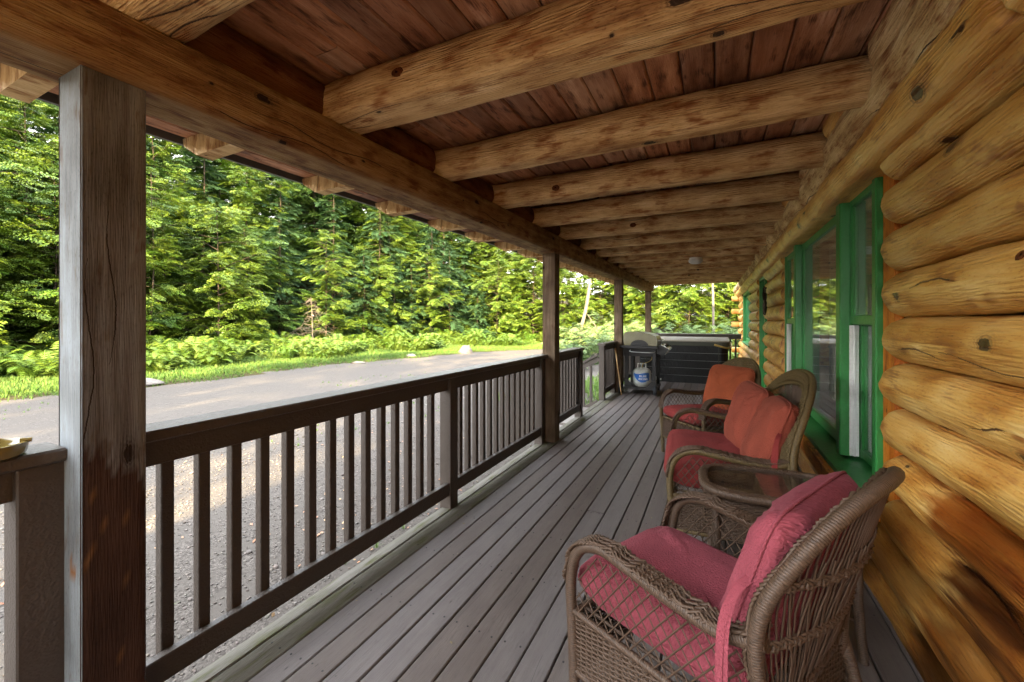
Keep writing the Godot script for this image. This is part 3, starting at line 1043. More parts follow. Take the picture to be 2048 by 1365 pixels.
func build_roof() -> void:
	var roof := thing("porch_roof", "timber porch roof of peeled log joists under dark red-brown boards", "roof")
	var zs := []
	for k in 16:
		zs.append(-0.62 - 0.745 * k + rand(-0.02, 0.02))
	# joists with their tails past the beam
	for k in zs.size():
		var z: float = zs[k]
		var m := MB.new()
		var r := rand(0.094, 0.106) if k != 1 else 0.116
		var y := 2.10 + rise(z)
		log_shape(m, Vector3(-1.64, y + 0.082, z), Vector3(0.60, y + 0.082, z + rand(-0.02, 0.02)), r, 0.082, 0.106, k + 2.0, Vector2(0, 0), 1.25)
		var j := obj(m, "joist", M.joist, roof)
		m = MB.new()
		m.prism(PackedVector2Array([Vector2(-1.64, 0.08), Vector2(-1.64, 0.182), Vector2(-2.74, 0.182), Vector2(-2.73, 0.14), Vector2(-2.60, 0.065)]), z - 0.042, z + 0.042, Transform3D(Basis(), Vector3(0, y, 0)), Vector2(k * 0.37, 0.2))
		obj(m, "tail", M.joist, j)
		for q in k % 2:
			var dirn := Vector3(0, rand(-0.5, 0.35), 1.0).normalized()
			knot(j, Vector3(rand(-1.3, 0.35), y + 0.082, z) + dirn * r * 0.985, dirn, rand(0.009, 0.016), Vector3.RIGHT)
	# ceiling boards along the porch
	var x := -2.72
	var k := 0
	while x < 0.60:
		var w := 0.1295
		var cuts := [0.40, rand(-3.6, -1.0), rand(-8.0, -5.0), -11.75]
		for q in 3:
			var m := MB.new()
			var z0: float = cuts[q] - 0.002
			var z1: float = cuts[q + 1] + 0.002
			var xf := Transform3D(Basis(Vector3.RIGHT, 0.013), Vector3(x + w / 2, 2.284 + rise((z0 + z1) / 2) + rand(0, 0.002), (z0 + z1) / 2))
			var hl := (z0 - z1) / 2
			m.prism(PackedVector2Array([Vector2(-w / 2 + 0.008, 0), Vector2(w / 2 - 0.008, 0), Vector2(w / 2 - 0.002, 0.007), Vector2(w / 2 - 0.002, 0.02), Vector2(-w / 2 + 0.002, 0.02), Vector2(-w / 2 + 0.002, 0.007)]), -hl, hl, xf, Vector2(rand(0, 9), rand(0, 9)))
			obj(m, "ceiling_board", M["ceiling%d" % rng.randi_range(0, 3)], roof)
		x += w
		k += 1
	# long beam on the posts, in two lengths scarfed over a post
	var cuts2 := [[0.45, -4.13], [-4.13, -11.62]]
	for q in 2:
		var m := MB.new()
		var z0: float = cuts2[q][0]
		var z1: float = cuts2[q][1]
		log_shape(m, Vector3(-1.572, 2.018 + rise(z0) * signf(-z0), z0), Vector3(-1.572, 2.018 + rise(z1), z1), 0.14, 0.10, 0.085, 40.0 + q, Vector2.ZERO, 0.7, null, 0.108)
		obj(m, "beam", M.beam, roof)
	# blocking between the joists
	for q in zs.size() - 1:
		var m := MB.new()
		var z: float = (zs[q] + zs[q + 1]) / 2
		log_shape(m, Vector3(-1.585, 2.192 + rise(z), zs[q] - 0.09), Vector3(-1.585, 2.192 + rise(z), zs[q + 1] + 0.09), 0.096, 0.09, 0.09, 60.0 + q, Vector2.ZERO, 0.8)
		obj(m, "blocking", M.blocking, roof)
	var m := MB.new()
	m.prism(MB.rect(0.012, 0.075, 0.0), -6.45, 5.7, Transform3D(Basis(Vector3.RIGHT, 0.013), Vector3(-2.76, 2.33 + 0.013 * 5.3, -5.3)))
	obj(m, "fascia", M.fascia, roof)
	m = MB.new()
	m.prism(PackedVector2Array([Vector2(-2.80, 0.0), Vector2(0.66, 0.03), Vector2(0.66, 0.12), Vector2(-2.80, 0.04)]), -6.45, 5.7, Transform3D(Basis(Vector3.RIGHT, 0.013), Vector3(0, 2.372 + 0.013 * 5.3, -5.3)))
	obj(m, "roof_sheet", M.fascia, roof)
	# round white lamp between joists
	var lamp := thing("ceiling_lamp", "round white glass ceiling lamp, unlit, fixed under a porch joist", "lamp", Vector3(-0.25, 2.10 + rise(-6.58), -6.58))
	m = MB.new()
	m.lathe(PackedVector2Array([Vector2(0.085, 0.0), Vector2(0.085, -0.02), Vector2(0.07, -0.022)]), Vector3.ZERO, 24)
	obj(m, "canopy", M.knob_white, lamp)
	m = MB.new()
	m.lathe(PackedVector2Array([Vector2(0.078, -0.02), Vector2(0.098, -0.035), Vector2(0.09, -0.065), Vector2(0.06, -0.085), Vector2(0.0, -0.094)]), Vector3.ZERO, 24)
	obj(m, "lamp_shade", M.white_vinyl, lamp)

func build_deck() -> void:
	var deck := Node3D.new()
	deck.name = "deck"
	add_child(deck)
	tag(deck, "grey-brown painted plank deck of the porch", "deck", "", "structure")
	var m := MB.new()
	var x := -1.585
	var k := 0
	var pitch := 0.1172
	while x < 0.92:
		var cuts := [0.9, rand(-3.9, -0.4) if k % 3 == 1 else rand(-5.4, -3.2), rand(-9.0, -6.8), -11.62]
		for q in 3:
			m = MB.new()
			var xf := Transform3D(Basis(Vector3(0, 0, 1), rand(-0.006, 0.006)), Vector3(x + pitch / 2, -0.0145 + rand(-0.0012, 0.0012), (cuts[q] + cuts[q + 1]) / 2 + 0.0))
			var hl: float = (cuts[q] - cuts[q + 1]) / 2 - 0.0015
			m.prism(MB.rect(pitch / 2 - rand(0.0022, 0.0038), 0.0145, 0.004), -hl, hl, xf, Vector2(rand(0, 9), rand(0, 9)))
			obj(m, "deck_board", M["deck%d" % rng.randi_range(0, 2)] if k > 0 else M.deck_edge, deck)
		x += pitch
		k += 1
	for q in 3:
		m = MB.new()
		m.bx(Vector3(-1.665, -0.032, [-4.0, -8.0, -11.62][q] + 0.002), Vector3(-1.592, -0.003, [0.9, -4.0, -8.0][q] - 0.002), 2, 0.005, Vector2(q * 0.7, q * 1.1))
		obj(m, "edge_board", M.deck_edge, deck)
	var sm := MB.new()
	sm.tube(PackedVector3Array([Vector3(0, -0.004, 0), Vector3(0, 0.0006, 0)]), 0.0042, 7)
	var xs := []
	for q in 21:
		for w in 28:
			for e in 2:
				xs.append(Transform3D(Basis(), Vector3(-1.585 + pitch * (q + (0.25 if e == 0 else 0.75)) + rand(-0.004, 0.004), 0.0, 0.6 - w * 0.41 + rand(-0.006, 0.006))))
	many("screw", sm.mesh(), M.black_plastic, xs, [], deck).set_meta("kind", "stuff")
	m = MB.new()
	m.bx(Vector3(-1.655, -0.24, -11.6), Vector3(-1.615, -0.036, 0.9), 2, 0.003)
	obj(m, "rim_joist", M.rail_paint, deck)
	m = MB.new()
	for q in 13:
		m.bx(Vector3(-1.61, -0.22, 0.8 - q), Vector3(0.95, -0.034, 0.84 - q), 0)
	obj(m, "floor_joist", M.blocking, deck)
	m = MB.new()
	for q in 5:
		m.bx(Vector3(-1.55, GROUND - 0.05, -0.6 - q * 2.6), Vector3(-1.4, -0.222, -0.45 - q * 2.6), 1)
	obj(m, "pier", M.stone, deck)
	# steps down to the drive
	var st := thing("porch_steps", "three grey-brown plank steps down from the porch to the drive", "steps", Vector3(-1.66, GROUND, -6.02))
	for q in 2:
		m = MB.new()
		m.bx(Vector3(-0.30 * (q + 1), 0.28 - 0.15 * q, -0.58), Vector3(-0.30 * q - 0.015, 0.315 - 0.15 * q, 0.58), 2, 0.004)
		obj(m, "tread", M.deck0, st)
		m = MB.new()
		m.bx(Vector3(-0.30 * q - 0.04, 0.0, -0.56), Vector3(-0.30 * q - 0.02, 0.276 - 0.15 * q, 0.56), 2, 0.0)
		obj(m, "riser", M.rail_paint, st)

# one railing bay: cap, sub rail, bottom rail, balusters, small posts
func railing(label: String, za: float, zb: float, posts: Array, first: float) -> void:
	var r := thing("railing", label, "railing", Vector3(-1.635, 0, za), 0.0, "porch railing bays")
	var m := MB.new()
	m.bx(Vector3(-0.066, 0.876, zb - za), Vector3(0.066, 0.912, 0), 2, 0.006, Vector2(rand(0, 3), 0))
	obj(m, "cap_rail", M.rail_cap, r)
	m = MB.new()
	m.bx(Vector3(-0.019, 0.79, zb - za), Vector3(0.019, 0.875, 0), 2, 0.003)
	obj(m, "top_rail", M.rail_paint, r)
	m = MB.new()
	m.bx(Vector3(0.0, 0.085, zb - za), Vector3(0.036, 0.17, 0), 2, 0.004)
	obj(m, "bottom_rail", M.rail_paint, r)
	for p in posts:
		m = MB.new()
		m.bx(Vector3(-0.045, -0.03 if p > -11.0 else 0.0, p - za - 0.09), Vector3(0.045, 0.872, p - za), 1, 0.004, Vector2(rand(0, 3), 0))
		obj(m, "post", M.rail_paint, r)
	var z := first
	var bal := MB.new()
	bal.bx(Vector3(-0.0385, 0.07, -0.019), Vector3(-0.0005, 0.86, 0.019), 1, 0.003)
	var bm := bal.mesh()
	while z > zb + 0.03:
		var ok := true
		for p in posts:
			if z < p + 0.03 and z > p - 0.12: ok = false
		if ok:
			obj(bm, "baluster", M.rail_paint, r, Vector3(0, 0, z - za))
		z -= 0.1113

func build_posts() -> void:
	var zs := [-0.4785, -4.062, -7.512, -11.205]
	var labels := ["thick weathered porch post, grey with bluish sky light painted on its near face and a dark brown stained lower half", "square brown porch post at the railing bay with the small middle post", "square brown porch post beside the gas grill", "brown porch post behind the hot tub at the porch's far corner"]
	for k in 4:
		var z: float = zs[k]
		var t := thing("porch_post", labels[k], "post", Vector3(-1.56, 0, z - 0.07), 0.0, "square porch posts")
		var h := 1.917 + rise(z - 0.07)
		var rows := []
		# four faces as fine sheets so that weathering stains can follow the grain
		var m := MB.new()
		var f := FastNoiseLite.new()
		f.seed = 50 + k
		f.frequency = 1.0
		var corner := [Vector2(0.07, -0.07), Vector2(0.07, 0.07), Vector2(-0.07, 0.07), Vector2(-0.07, -0.07)]
		for s in 4:
			var a: Vector2 = corner[s]
			var b: Vector2 = corner[(s + 1) % 4]
			rows = []
			var uvs := []
			var cols := []
			for y in 67:
				var hy := h * y / 66.0
				var row := PackedVector3Array()
				var uv := PackedVector2Array()
				var cc := PackedColorArray()
				for q in 13:
					var u := q / 12.0
					var p := a.lerp(b, u)
					var e := minf(u, 1.0 - u) * 0.14
					var inset := maxf(0.0, 0.006 - e) * 0.5
					var nrm := Vector2(b.y - a.y, a.x - b.x).normalized()
					p -= Vector2(-nrm.x, -nrm.y) * -inset
					row.append(Vector3(p.x, hy, p.y))
					uv.append(Vector2(s * 0.14 + u * 0.14, hy + k * 0.6))
					# dark stain of the inner face (s 0 faces the deck), with slanting ragged edge; grey weathered elsewhere, bluish sky light painted on the near face
					var c := Color(0.55, 0.55, 0.56)
					if k == 0:
						if s == 0:
							var uu := 1.0 - u   # 1 at the near edge
							var edge := 0.78 + 0.16 * (1.0 - uu) + 0.05 * f.get_noise_2d(u * 40.0, hy * 4.0)
							if hy < edge:
								c = Color(0.12, 0.06, 0.04)
								if f.get_noise_2d(u * 14.0 - hy * 30.0, hy * 9.0 + u * 22.0) > 0.42: c = Color(0.34, 0.17, 0.07)
							elif uu > 0.80 + 0.12 * f.get_noise_2d(u * 3.0, hy * 2.5):
								c = Color(0.42, 0.42, 0.42)
							else:
								c = Color(0.24, 0.215, 0.20).lerp(Color(0.36, 0.36, 0.365), clampf(0.5 + 1.6 * f.get_noise_2d(u * 7.0, hy * 1.7), 0, 1))
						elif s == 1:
							c = Color(0.58, 0.67, 0.74)  # sky light on the near face, put into the vertex colour
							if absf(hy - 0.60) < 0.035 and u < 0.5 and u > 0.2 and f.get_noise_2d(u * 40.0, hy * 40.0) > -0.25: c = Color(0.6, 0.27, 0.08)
					else:
						c = Color(0.46, 0.36, 0.25).lerp(Color(0.34, 0.23, 0.15), clampf(0.5 + 1.5 * f.get_noise_2d(u * 5.0 + s * 9.0, hy * 1.6), 0, 1))
					cc.append(c)
				rows.append(row); uvs.append(uv); cols.append(cc)
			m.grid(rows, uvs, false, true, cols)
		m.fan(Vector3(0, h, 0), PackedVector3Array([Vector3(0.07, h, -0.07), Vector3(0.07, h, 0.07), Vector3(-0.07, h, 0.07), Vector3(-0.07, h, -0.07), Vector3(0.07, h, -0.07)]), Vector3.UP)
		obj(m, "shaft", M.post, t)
	railing("brown railing bay carrying the ashtray on its cap", 0.85, -0.476, [-0.392], 0.75)
	railing("long brown railing bay with a middle post before the gravel drive", -0.621, -4.060, [-2.315, -3.955], -0.737)
	railing("short brown railing bay ending at the porch steps", -4.205, -5.42, [-5.325], -4.29)
	railing("short brown railing bay between the steps and the grill", -6.60, -7.508, [-6.612, -7.4], -6.78)
	railing("brown railing bay behind the grill and the hot tub", -7.656, -11.2, [-9.4], -7.75)
	# end rail across the porch
	var r := thing("end_railing", "brown railing across the porch end behind the hot tub", "railing", Vector3(-1.48, 0, -11.36))
	var m := MB.new()
	m.bx(Vector3(0, 0.93, -0.066), Vector3(2.05, 0.966, 0.066), 0, 0.006)
	obj(m, "cap_rail", M.rail_cap, r)
	m = MB.new()
	m.bx(Vector3(0, 0.84, -0.019), Vector3(2.05, 0.928, 0.019), 0, 0.003)
	obj(m, "top_rail", M.rail_paint, r)
	m = MB.new()
	m.bx(Vector3(0, 0.085, -0.019), Vector3(2.05, 0.17, 0.019), 0, 0.003)
	obj(m, "bottom_rail", M.rail_paint, r)
	var bal := MB.new()
	bal.bx(Vector3(-0.019, 0.0, -0.019), Vector3(0.019, 0.842, 0.019), 1, 0.003)
	var bm := bal.mesh()
	for q in 17:
		obj(bm, "baluster", M.rail_paint, r, Vector3(0.09 + q * 0.115, 0.0, 0.042))
	# sloping hand rail of the steps
	var s := thing("step_railing", "sloping brown hand rail descending beside the porch steps", "railing", Vector3(-1.70, GROUND, -6.66))
	m = MB.new()
	var tilt := Basis(Vector3(0, 0, 1), 0.50)
	m.prism(MB.rect(0.42, 0.018, 0.0), -0.045, 0.045, Transform3D(tilt, Vector3(-0.36, 0.98, 0)))
	m.prism(MB.rect(0.40, 0.04, 0.0), -0.019, 0.019, Transform3D(tilt, Vector3(-0.34, 0.92, 0)))
	obj(m, "hand_rail", M.rail_paint, s)
	m = MB.new()
	m.bx(Vector3(-0.70, 0, -0.045), Vector3(-0.61, 0.79, 0.045), 1, 0.004)
	obj(m, "post", M.rail_paint, s)
	for q in 4:
		m = MB.new()
		var px := -0.12 - q * 0.12
		m.bx(Vector3(px - 0.019, 0.34 + px * 0.5, -0.018), Vector3(px + 0.019, 1.06 + px * 0.55, 0.018), 1, 0.003)
		obj(m, "baluster", M.rail_paint, s)
	m = MB.new()
	m.prism(MB.rect(0.36, 0.04, 0.0), -0.019, 0.019, Transform3D(tilt, Vector3(-0.32, 0.23, 0)))
	obj(m, "bottom_rail", M.rail_paint, s)


# ---------------------------------------------------------------- cabin
func build_cabin() -> void:
	var cabin := thing("log_cabin", "honey-coloured log cabin wall with green framed windows", "cabin")
	var gaps := [[-2.42, -5.50], [-7.30, -8.44], [-10.38, -13.06]]
	var far := -14.75
	var stain := func(p: Vector3, an: float, u: float) -> Color:
		var f := 0.92 + 0.12 * wood_noise.get_noise_2d(p.z * 4.0 + p.y * 40.0, p.y * 9.0)
		var c := Color(f, f, f)
		# bark-brown weathering on the low logs at the near end, each log its own tone
		var course := roundi((1.9615 - p.y) / 0.197)
		var fibre := wood_noise.get_noise_2d(an * 26.0 + course * 17.0, u * 5.0)
		var e: float = p.z + [9.0, 9.0, 9.0, 9.0, 9.0, 9.0, 9.0, 1.98, 1.86, 1.95, 2.2][clampi(course, 0, 10)] + 0.13 * fibre if course > 6 else -1.0
		if e > 0.0:
			var dk: Color = [Color(0.40, 0.19, 0.10), Color(0.13, 0.07, 0.05), Color(0.30, 0.20, 0.13), Color(0.17, 0.12, 0.09)][course - 7]
			var worn := wood_noise.get_noise_3d(u * 20.0, an * 20.0, course * 50.0)
			if worn > 0.16: dk = dk.lerp(Color(0.62, 0.40, 0.24), 0.5)
			elif worn < -0.2: dk = dk * 0.55
			c = c.lerp(dk, smoothstep(0.0, 0.10, e))
		elif course > 7:
			c = c * Color(0.60, 0.50, 0.38)
		return c
	for k in 11:
		var y := 1.9615 - 0.197 * k
		var spans := []
		var z := 8.0
		if y > 0.35:
			for g in gaps:
				spans.append([z, g[0]])
				z = g[1]
			spans.append([z, far])
			if y < 0.62: spans.append([-10.38, -13.06])
		elif y > -0.1:
			spans = [[8.0, -7.30], [-8.44, far]]
		else:
			spans = [[8.0, far]]
		for q in spans.size():
			var m := MB.new()
			var z0: float = spans[q][0]
			var z1: float = spans[q][1]
			var r := rand(0.0945, 0.099)
			log_shape(m, Vector3(0.752 + rand(-0.008, 0.008), y, z0), Vector3(0.752 + rand(-0.008, 0.008), y, z1), r, 0.12, 0.12, k * 1.7 + q * 0.41, Vector2(0.0, 0.075 if q == 0 and y > 0.35 else 0.0), 1.0, stain)
			var lg := obj(m, "log", M.wall_log, cabin)
			if q == 0:
				for w in (1 if k % 3 == 0 else 0):
					var an := rand(-0.7, 0.6)
					var dirn := Vector3(-cos(an), sin(an), 0)
					knot(lg, Vector3(0.752, y, rand(-2.35, -0.9)) + dirn * r * 0.985, dirn, rand(0.007, 0.014), Vector3.FORWARD)
	# heavier logs over the windows and the plate that carries the joists
	var tops := [[8.0, -1.35, 0.69, 2.02, 0.125, 0.085, 0.0, 0.05], [-1.36, -7.6, 0.68, 2.015, 0.115, 0.085, 0.04, 0.0], [-7.61, -15.4, 0.685, 2.02, 0.11, 0.085, 0.0, 0.0], [8.0, -4.6, 0.66, 2.165, 0.13, 0.10, 0.0, 0.0], [-4.61, -15.4, 0.665, 2.175, 0.125, 0.10, 0.0, 0.0]]
	for k in tops.size():
		var q = tops[k]
		var m := MB.new()
		log_shape(m, Vector3(q[2], q[3] + 0.5 * rise(q[0]) * signf(-q[0]), q[0]), Vector3(q[2], q[3] + 0.5 * rise(q[1]), q[1]), q[4], q[5], 0.12, 20.3 + k, Vector2(q[6], q[7]), 1.4)
		obj(m, "log", M.wall_log if k < 3 else M.joist, cabin)
	for k in 16:
		var m := MB.new()
		var z := -0.62 - 0.745 * k
		log_shape(m, Vector3(0.635, 2.262 + rise(z), z - 0.10), Vector3(0.635, 2.262 + rise(z), z - 0.645), 0.115, 0.105, 0.09, 33.3 + k, Vector2(0.05, 0.0), 1.2)
		obj(m, "plate_block", M.joist if k % 2 else M.wall_log, cabin)
	# crossing log ends at the far corner
	for k in 6:
		var m := MB.new()
		var y := 1.80 - 0.394 * k + 0.197
		log_shape(m, Vector3(0.47, y - 0.02, -14.58), Vector3(1.2, y - 0.02, -14.58), 0.1, 0.075, 0.075, 71.0 + k, Vector2.ZERO, 0.5)
		obj(m, "corner_log", M.wall_log, cabin)
	# inner faces, back, ends; unseen upper storey and roof raised to block sun
	var m := MB.new()
	for g in [[8.0, -2.42], [-5.50, -7.30], [-8.44, -10.38], [-13.06, -14.6]]:
		m.bx(Vector3(0.845, 0.0, g[1]), Vector3(0.90, 2.6, g[0]))
	m.bx(Vector3(0.845, 0.0, -5.50), Vector3(0.90, 0.44, -2.42))
	m.bx(Vector3(0.845, 2.03, -5.50), Vector3(0.90, 2.6, -2.42))
	m.bx(Vector3(0.845, 0.0, -13.06), Vector3(0.90, 0.72, -10.38))
	m.bx(Vector3(0.845, 2.03, -13.06), Vector3(0.90, 2.6, -10.38))
	m.bx(Vector3(0.845, 2.03, -8.44), Vector3(0.90, 2.6, -7.30))
	m.bx(Vector3(0.905, -0.1, -14.6), Vector3(7.0, 0.0, 8.0))
	m.bx(Vector3(0.905, 2.55, -14.6), Vector3(7.0, 2.65, 8.0))
	m.bx(Vector3(4.6, 0.002, -14.5), Vector3(4.7, 2.548, 7.99))
	obj(m, "interior_wall", M.plaster, cabin)
	m = MB.new()
	m.bx(Vector3(7.0, GROUND, -14.7), Vector3(7.25, 2.65, 8.0), 2)
	m.bx(Vector3(0.66, GROUND, 8.0), Vector3(7.25, 2.65, 8.25), 0)
	m.bx(Vector3(1.21, GROUND, -14.85), Vector3(7.25, 2.65, -14.61), 0)
	m.prism(PackedVector2Array([Vector2(0.84, 2.66), Vector2(7.3, 2.66), Vector2(7.3, 4.1), Vector2(4.0, 6.6), Vector2(0.84, 4.1)]), -14.9, 8.3, Transform3D())  # unseen upper storey, added to keep sun off the near railing
	obj(m, "back_and_added_walls", M.wall_log, cabin)
	m = MB.new()
	m.prism(PackedVector2Array([Vector2(0.1, 3.75), Vector2(4.0, 6.7), Vector2(8.0, 3.75), Vector2(8.0, 3.88), Vector2(4.0, 6.85), Vector2(0.1, 3.88)]), -15.6, 9.0, Transform3D())  # lifted out of view so that it stops low sun
	obj(m, "unseen_raised_roof", M.fascia, cabin)
	m = MB.new()
	m.bx(Vector3(0.66, GROUND - 0.05, -14.6), Vector3(0.95, -0.105, 8.0), 2)
	obj(m, "foundation", M.stone, cabin)
	big_window(cabin)
	plain_window(cabin, -7.42, -8.34, 0.02, "green framed door opening with a tall glass pane", 2.02)
	plain_window(cabin, -10.5, -12.95, 0.74, "far green framed window", 2.02)
	# twisted driftwood hung on the logs
	var tw := thing("driftwood_hanging", "twisted dark and pale driftwood hung on the logs between windows", "wall decoration", Vector3(0.615, 1.36, -6.55))
	for q in 5:
		m = MB.new()
		var pts := []
		for s in 6:
			pts.append(Vector3(-0.005 + rand(-0.018, 0.012), s * 0.072 + rand(-0.01, 0.01), 0.06 * sin(s * 0.9 + q * 1.3) + (q - 2) * 0.016))
		m.tube(smooth(pts, 4), 0.011, 6)
		obj(m, "twig", M.pale_bark if q % 2 else M.bark, tw)

func glass_pane(parent: Node, x: float, y0: float, y1: float, z0: float, z1: float) -> void:
	var m := MB.new()
	m.bx(Vector3(x, y0, z1), Vector3(x + 0.004, y1, z0))
	obj(m, "pane", M.glass, parent)

func sash(parent: Node, x: float, y0: float, y1: float, z0: float, z1: float, w := 0.045) -> void:
	var m := MB.new()
	m.bx(Vector3(x, y0, z0 - w), Vector3(x + 0.032, y1, z0), 1, 0.005)
	m.bx(Vector3(x, y0, z1), Vector3(x + 0.032, y1, z1 + w), 1, 0.005)
	m.bx(Vector3(x + 0.001, y0, z1 + w), Vector3(x + 0.031, y0 + w * 1.2, z0 - w), 2, 0.005)
	m.bx(Vector3(x + 0.001, y1 - w, z1 + w), Vector3(x + 0.031, y1, z0 - w), 2, 0.005)
	# glazing bead
	var b := 0.012
	m.bx(Vector3(x + 0.008, y0 + w * 1.2, z0 - w - b), Vector3(x + 0.026, y1 - w, z0 - w), 1, 0.003)
	m.bx(Vector3(x + 0.008, y0 + w * 1.2, z1 + w), Vector3(x + 0.026, y1 - w, z1 + w + b), 1, 0.003)
	obj(m, "sash", M.green_paint, parent)
	glass_pane(parent, x + 0.015, y0 + w * 1.15, y1 - w * 0.95, z0 - w * 0.95, z1 + w * 0.95)

func big_window(cabin: Node) -> void:
	var m := MB.new()
	var zn := -2.56
	var zf := -5.45
	var y0 := 0.47
	var y1 := 1.99
	# outer casing with a stepped edge
	m.bx(Vector3(0.694, y0, zn - 0.055), Vector3(0.80, 2.035, zn), 1, 0.006)
	m.bx(Vector3(0.694, y0, zf), Vector3(0.80, 2.035, zf + 0.055), 1, 0.006)
	m.bx(Vector3(0.696, y1, zf + 0.055), Vector3(0.80, 2.033, zn - 0.055), 2, 0.006)
	m.bx(Vector3(0.703, y1 - 0.03, zf + 0.056), Vector3(0.80, y1 - 0.001, zn - 0.056), 2, 0.004)
	var w := obj(m, "window", M.green_paint, cabin)
	tag(w, "wide green framed window of three lights behind the wicker loveseat")
	# mullion posts
	for z in [[-3.04, -3.13], [-4.556, -4.646]]:
		m = MB.new()
		m.bx(Vector3(0.66, y0, z[1]), Vector3(0.845, y1 + 0.045, z[0]), 1, 0.006)
		obj(m, "mullion", M.green_paint, w)
	# sill
	m = MB.new()
	m.prism(PackedVector2Array([Vector2(0.60, 0.415), Vector2(0.86, 0.415), Vector2(0.86, 0.469), Vector2(0.60, 0.443)]), zf - 0.05, zn + 0.05, Transform3D())
	obj(m, "sill", M.green_paint, w)
	m = MB.new()
	m.bx(Vector3(0.575, 0.30, zf - 0.1), Vector3(0.76, 0.412, zn + 0.02), 2, 0.012)
	obj(m, "sill_log", M.buck, w)
	m = MB.new()
	m.bx(Vector3(0.722, 0.42, zn + 0.002), Vector3(0.90, 2.05, -2.422), 1)
	obj(m, "buck_board", M.buck, w)
	m = MB.new()
	m.bx(Vector3(0.722, 0.42, -5.498), Vector3(0.90, 2.05, zf - 0.002), 1)
	obj(m, "buck_board", M.buck, w)
	# side lights: double hung; middle: one fixed pane
	for s in [[-2.616, -3.039], [-4.647, -5.394]]:
		sash(w, 0.706, 1.235, 1.957, s[0], s[1])
		sash(w, 0.752, y0 + 0.003, 1.275, s[0], s[1])
		m = MB.new()
		m.bx(Vector3(0.704, y0 + 0.005, s[1]), Vector3(0.748, 1.232, s[1] + 0.010), 1, 0.002)
		m.bx(Vector3(0.722, y0 + 0.005, s[1] + 0.009), Vector3(0.730, 1.232, s[1] + 0.02), 1, 0.002)
		obj(m, "jamb_liner", M.white_vinyl, w)
		m = MB.new()
		m.bx(Vector3(0.704, y0 + 0.005, s[0] - 0.010), Vector3(0.748, 1.232, s[0]), 1, 0.002)
		obj(m, "jamb_liner", M.white_vinyl, w)
	sash(w, 0.712, y0 + 0.003, 1.957, -3.131, -4.555, 0.06)
	# curtain behind the middle pane
	m = MB.new()
	var rows := []
	var uvs := []
	for y: float in [0.55, 1.95]:
		var row := PackedVector3Array()
		var uv := PackedVector2Array()
		for q in 40:
			row.append(Vector3(0.98 + 0.02 * sin(q * 1.3), y, -4.35 - q * 0.012))
			uv.append(Vector2(q * 0.02, y))
		rows.append(row); uvs.append(uv)
	m.grid(rows, uvs)
	obj(m, "curtain", M.curtain, w)

func plain_window(cabin: Node, zn: float, zf: float, y0: float, label: String, y1: float) -> void:
	var m := MB.new()
	m.bx(Vector3(0.69, y0, zn - 0.07), Vector3(0.845, y1, zn), 1, 0.006)
	m.bx(Vector3(0.69, y0, zf), Vector3(0.845, y1, zf + 0.07), 1, 0.006)
	m.bx(Vector3(0.692, y1 - 0.07, zf + 0.07), Vector3(0.845, y1 - 0.001, zn - 0.07), 2, 0.006)
	m.bx(Vector3(0.66, y0 - 0.04, zf - 0.03), Vector3(0.845, y0 - 0.001, zn + 0.03), 2, 0.006)
	var w := obj(m, "window", M.green_paint, cabin)
	tag(w, label)
	m = MB.new()
	m.bx(Vector3(0.722, y0, zn + 0.002), Vector3(0.90, y1 + 0.02, zn + 0.118), 1)
	obj(m, "buck_board", M.buck, w)
	m = MB.new()
	m.bx(Vector3(0.722, y0, zf - 0.1), Vector3(0.90, y1 + 0.02, zf - 0.002), 1)
	obj(m, "buck_board", M.buck, w)
	sash(w, 0.76, y0 + 0.003, y1 - 0.073, zn - 0.071, zf + 0.071, 0.07)


# ---------------------------------------------------------------- wicker furniture
func strand(m: MB, pts: PackedVector3Array, r: float, sides := 4) -> void:
	m.tube(pts, r, sides, false)

# three-strand braid lying along a path
func braid(m: MB, path: PackedVector3Array, width: float, r: float, up: Vector3, per := 0.05) -> void:
	var along := 0.0
	var dense := PackedVector3Array()
	for k in path.size() - 1:
		var n := maxi(1, int(path[k].distance_to(path[k + 1]) / 0.009))
		for q in n:
			dense.append(path[k].lerp(path[k + 1], q / float(n)))
	dense.append(path[path.size() - 1])
	for s in 3:
		var pts := PackedVector3Array()
		along = 0.0
		for k in dense.size():
			var tg := (dense[mini(k + 1, dense.size() - 1)] - dense[maxi(k - 1, 0)]).normalized()
			var side := tg.cross(up).normalized()
			var nn := side.cross(tg)
			if k > 0: along += dense[k].distance_to(dense[k - 1])
			var a := TAU * (along / per + s / 3.0)
			pts.append(dense[k] + side * sin(a) * width + nn * sin(2.0 * a) * r * 0.9)
		strand(m, pts, r, 4)

